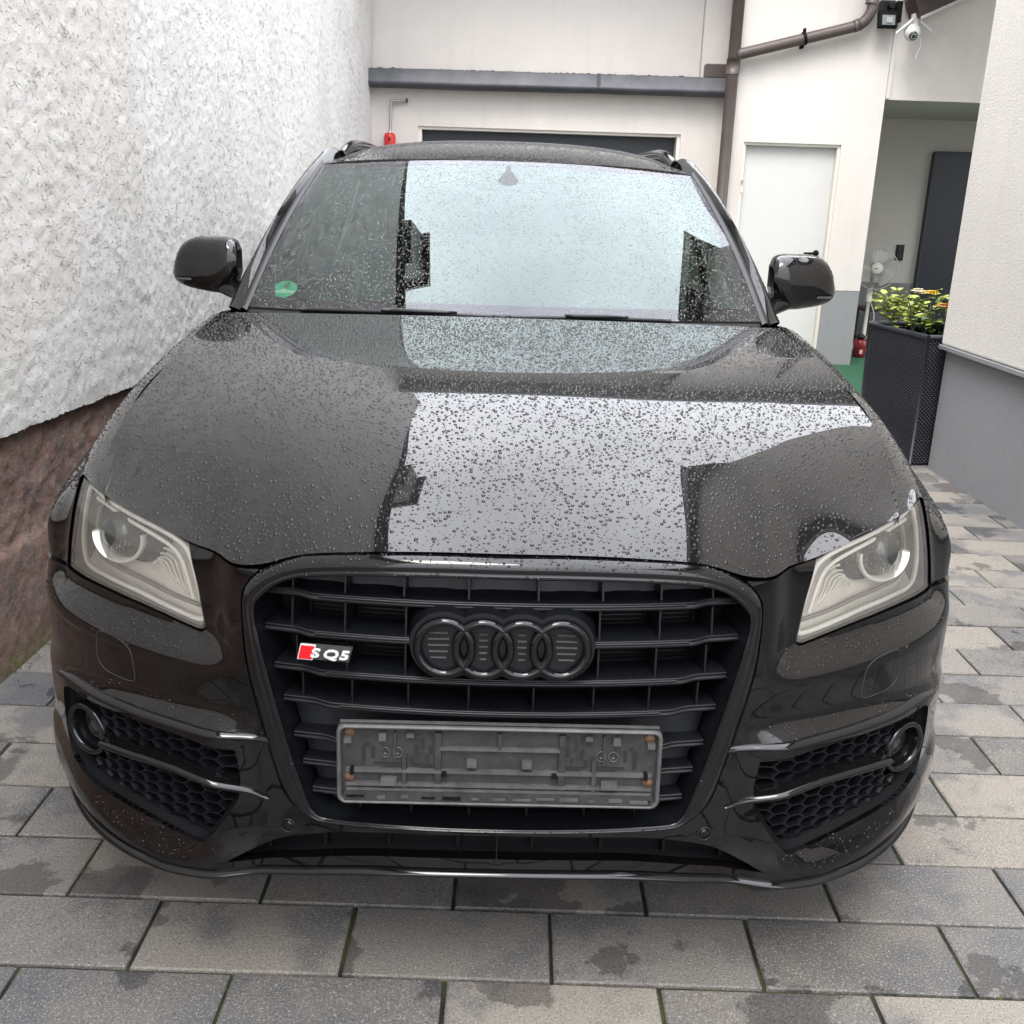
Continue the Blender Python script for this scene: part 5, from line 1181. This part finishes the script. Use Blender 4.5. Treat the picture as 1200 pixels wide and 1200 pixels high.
# ---- door mirrors
for sg in (-1, 1):
    xs = np.linspace(.842, 1.056, 26); rows = []
    zt = spl3([(.842, 1.215), (.850, 1.240), (.870, 1.2505), (.92, 1.253), (.985, 1.250), (1.02, 1.230), (1.042, 1.192), (1.056, 1.140)])(np.linspace(0, 1, 80)); zb_ = spl3([(.842, 1.150), (.86, 1.105), (.90, 1.082), (.96, 1.085), (1.02, 1.098), (1.048, 1.115), (1.056, 1.138)])(np.linspace(0, 1, 80))
    for x in xs:
        t_, b_ = np.interp(x, zt[:, 0], zt[:, 1]), np.interp(x, zb_[:, 0], zb_[:, 1]); h = max(.004, (t_-b_)/2); c = (t_+b_)/2
        dep = .085*math.sqrt(max(.02, 1-((x-.93)/.135)**4)); ring = []
        for a in np.linspace(-math.pi/2, math.pi/2, 15):
            ca, sa = math.cos(a), math.sin(a); ring.append((sg*x, 3.285+.05*(x-.84)-dep*abs(ca)**.60, c+h*math.copysign(abs(sa)**.66, sa)))
        rows.append(ring)
    w = MB(); w.grid(rows)
    w.grid([[rows[0][j], (rows[0][j][0]+sg*.015, rows[0][j][1]+.055, rows[0][j][2])] for j in range(15)])
    mr = part('door_mirror', w, M['paint'])
    w = MB(); w.grid([[rows[i][0], rows[i][-1]] for i in range(len(rows))]); w.put('mirror_glass', M['lampdark'], mr, smooth=False)
    w = MB(); w.tube([(sg*.79, 3.20, 1.075), (sg*.85, 3.235, 1.093), (sg*.90, 3.255, 1.105), (sg*.95, 3.26, 1.115)], [.042, .040, .034, .022], 14, flat=.75); w.put('foot', M['gloss'], mr)
    w = MB(); w.grid([[(sg*x, 3.285+.05*(x-.84)-.085*math.sqrt(max(.02, 1-((x-.93)/.135)**4))*.99-.002, 1.126+dz) for dz in (-.0035, .0035)] for x in np.linspace(.985, 1.045, 10)]); w.put('side_indicator', M['rim_dust'], mr)

# ---- cabin
w = MB(); w.grid([[(a*.74, y, z-.02*a*a) for y, z in ((2.93, 1.035), (3.15, 1.045), (3.30, 1.03), (3.38, .97), (3.40, .80), (3.36, .55))] for a in np.linspace(-1, 1, 20)]); part('dashboard', w, M['dash'])
st = MB(); c = Vector((.37, 3.46, .92)); n = Vector((0, -.42, .30)).normalized(); u_ = Vector((1, 0, 0)); v_ = n.cross(u_)
st.tube([tuple(c+(u_*math.cos(a)+v_*math.sin(a))*.185) for a in np.linspace(0, 6.283, 40, endpoint=False)], .015, 8, closed=True); sto = part('steering_wheel', st, M['trim'])
w = MB(); w.lathe([(.07, -.02), (.07, .02), (.0, .035)], c-n*.01, -n, 20); w.tube([c-u_*.18, c+u_*.18], .016, 6); w.tube([c, c-v_*.18], .016, 6); w.put('hub', M['trim'], sto)
for (x, y) in ((-.37, 3.95), (.37, 3.95), (-.42, 4.75), (.42, 4.75), (0, 4.78)):
    w = MB(); w.box((x, y, .58), (.50, .50, .16), bev=.04); se = part('seat', w, M['cabin'])
    w = MB(); w.box((x, y+.28, .93), (.48, .14, .58), Matrix.Rotation(R(-14), 3, 'X'), .05); w.put('backrest', M['cabin'], se)
    w = MB(); w.box((x, y+.37, 1.315), (.26, .10, .17), Matrix.Rotation(R(-8), 3, 'X'), .04); w.put('headrest', M['cabin'], se)
    w = MB(); w.tube([(x-.06, y+.36, 1.18), (x-.06, y+.37, 1.27)], .007, 6); w.tube([(x+.06, y+.36, 1.18), (x+.06, y+.37, 1.27)], .007, 6); w.put('headrest_post', M['alloy'], se)
w = MB(); w.grid([[(a*.62, y, 1.475+.05*(y-3.6)*(y < 4.4)-.03*a*a) for y in np.linspace(3.68, 5.6, 8)] for a in np.linspace(-1, 1, 10)]); part('headliner', w, simple('headliner', (.22, .22, .21), .9))
w = MB(); w.box((0, 4.3, .36), (1.5, 2.6, .06)); part('cabin_floor', w, M['cabin'], smooth_=False)
# sensor housing and inside mirror: behind the drop-shaped uncoated window at the top of the screen
w = MB(); rows = []
for t, hw_ in ((.985, .010), (.95, .013), (.90, .020), (.86, .030), (.82, .036), (.79, .034), (.765, .022), (.755, .004)): rows.append([ws(dx/.70, t, -.006-.010*(1-abs(dx)/max(hw_, .001)*.5)) for dx in np.linspace(-hw_, hw_, 7)])
w.grid(rows); sn = part('sensor_housing', w, M['frit'])
w = MB(); w.box((0, 3.60, 1.385), (.24, .03, .065), Matrix.Rotation(R(-12), 3, 'X'), .012); w.put('inside_mirror', M['trim'], sn)

# ---- rain standing on the car
def kids(n): return [o for o in car.children if o.name.split('.')[0] == n]
beads(bn, 10500, .0010, .0033, .2, M['bead'], 1)
for i_, o in enumerate(kids('wing')): beads(o, 9000, .0010, .0028, .45, M['bead'], 10+i_)
beads(bp, 6500, .0010, .0026, .34, M['bead'], 20, .62, .80)
beads(gr_, 9000, .0010, .0026, .25, M['bead'], 21)
beads(wsn, 13500, .0008, .0025, -2, M['bead_glass'], 22)
for i_, o in enumerate(kids('roof')): beads(o, 7000, .0012, .0030, .5, M['bead'], 30+i_)
for i_, o in enumerate(kids('door_mirror')): beads(o, 8000, .0011, .0024, .1, M['bead'], 40+i_)
for i_, o in enumerate(kids('pillar')): beads(o, 5000, .0011, .0024, .2, M['bead'], 50+i_)
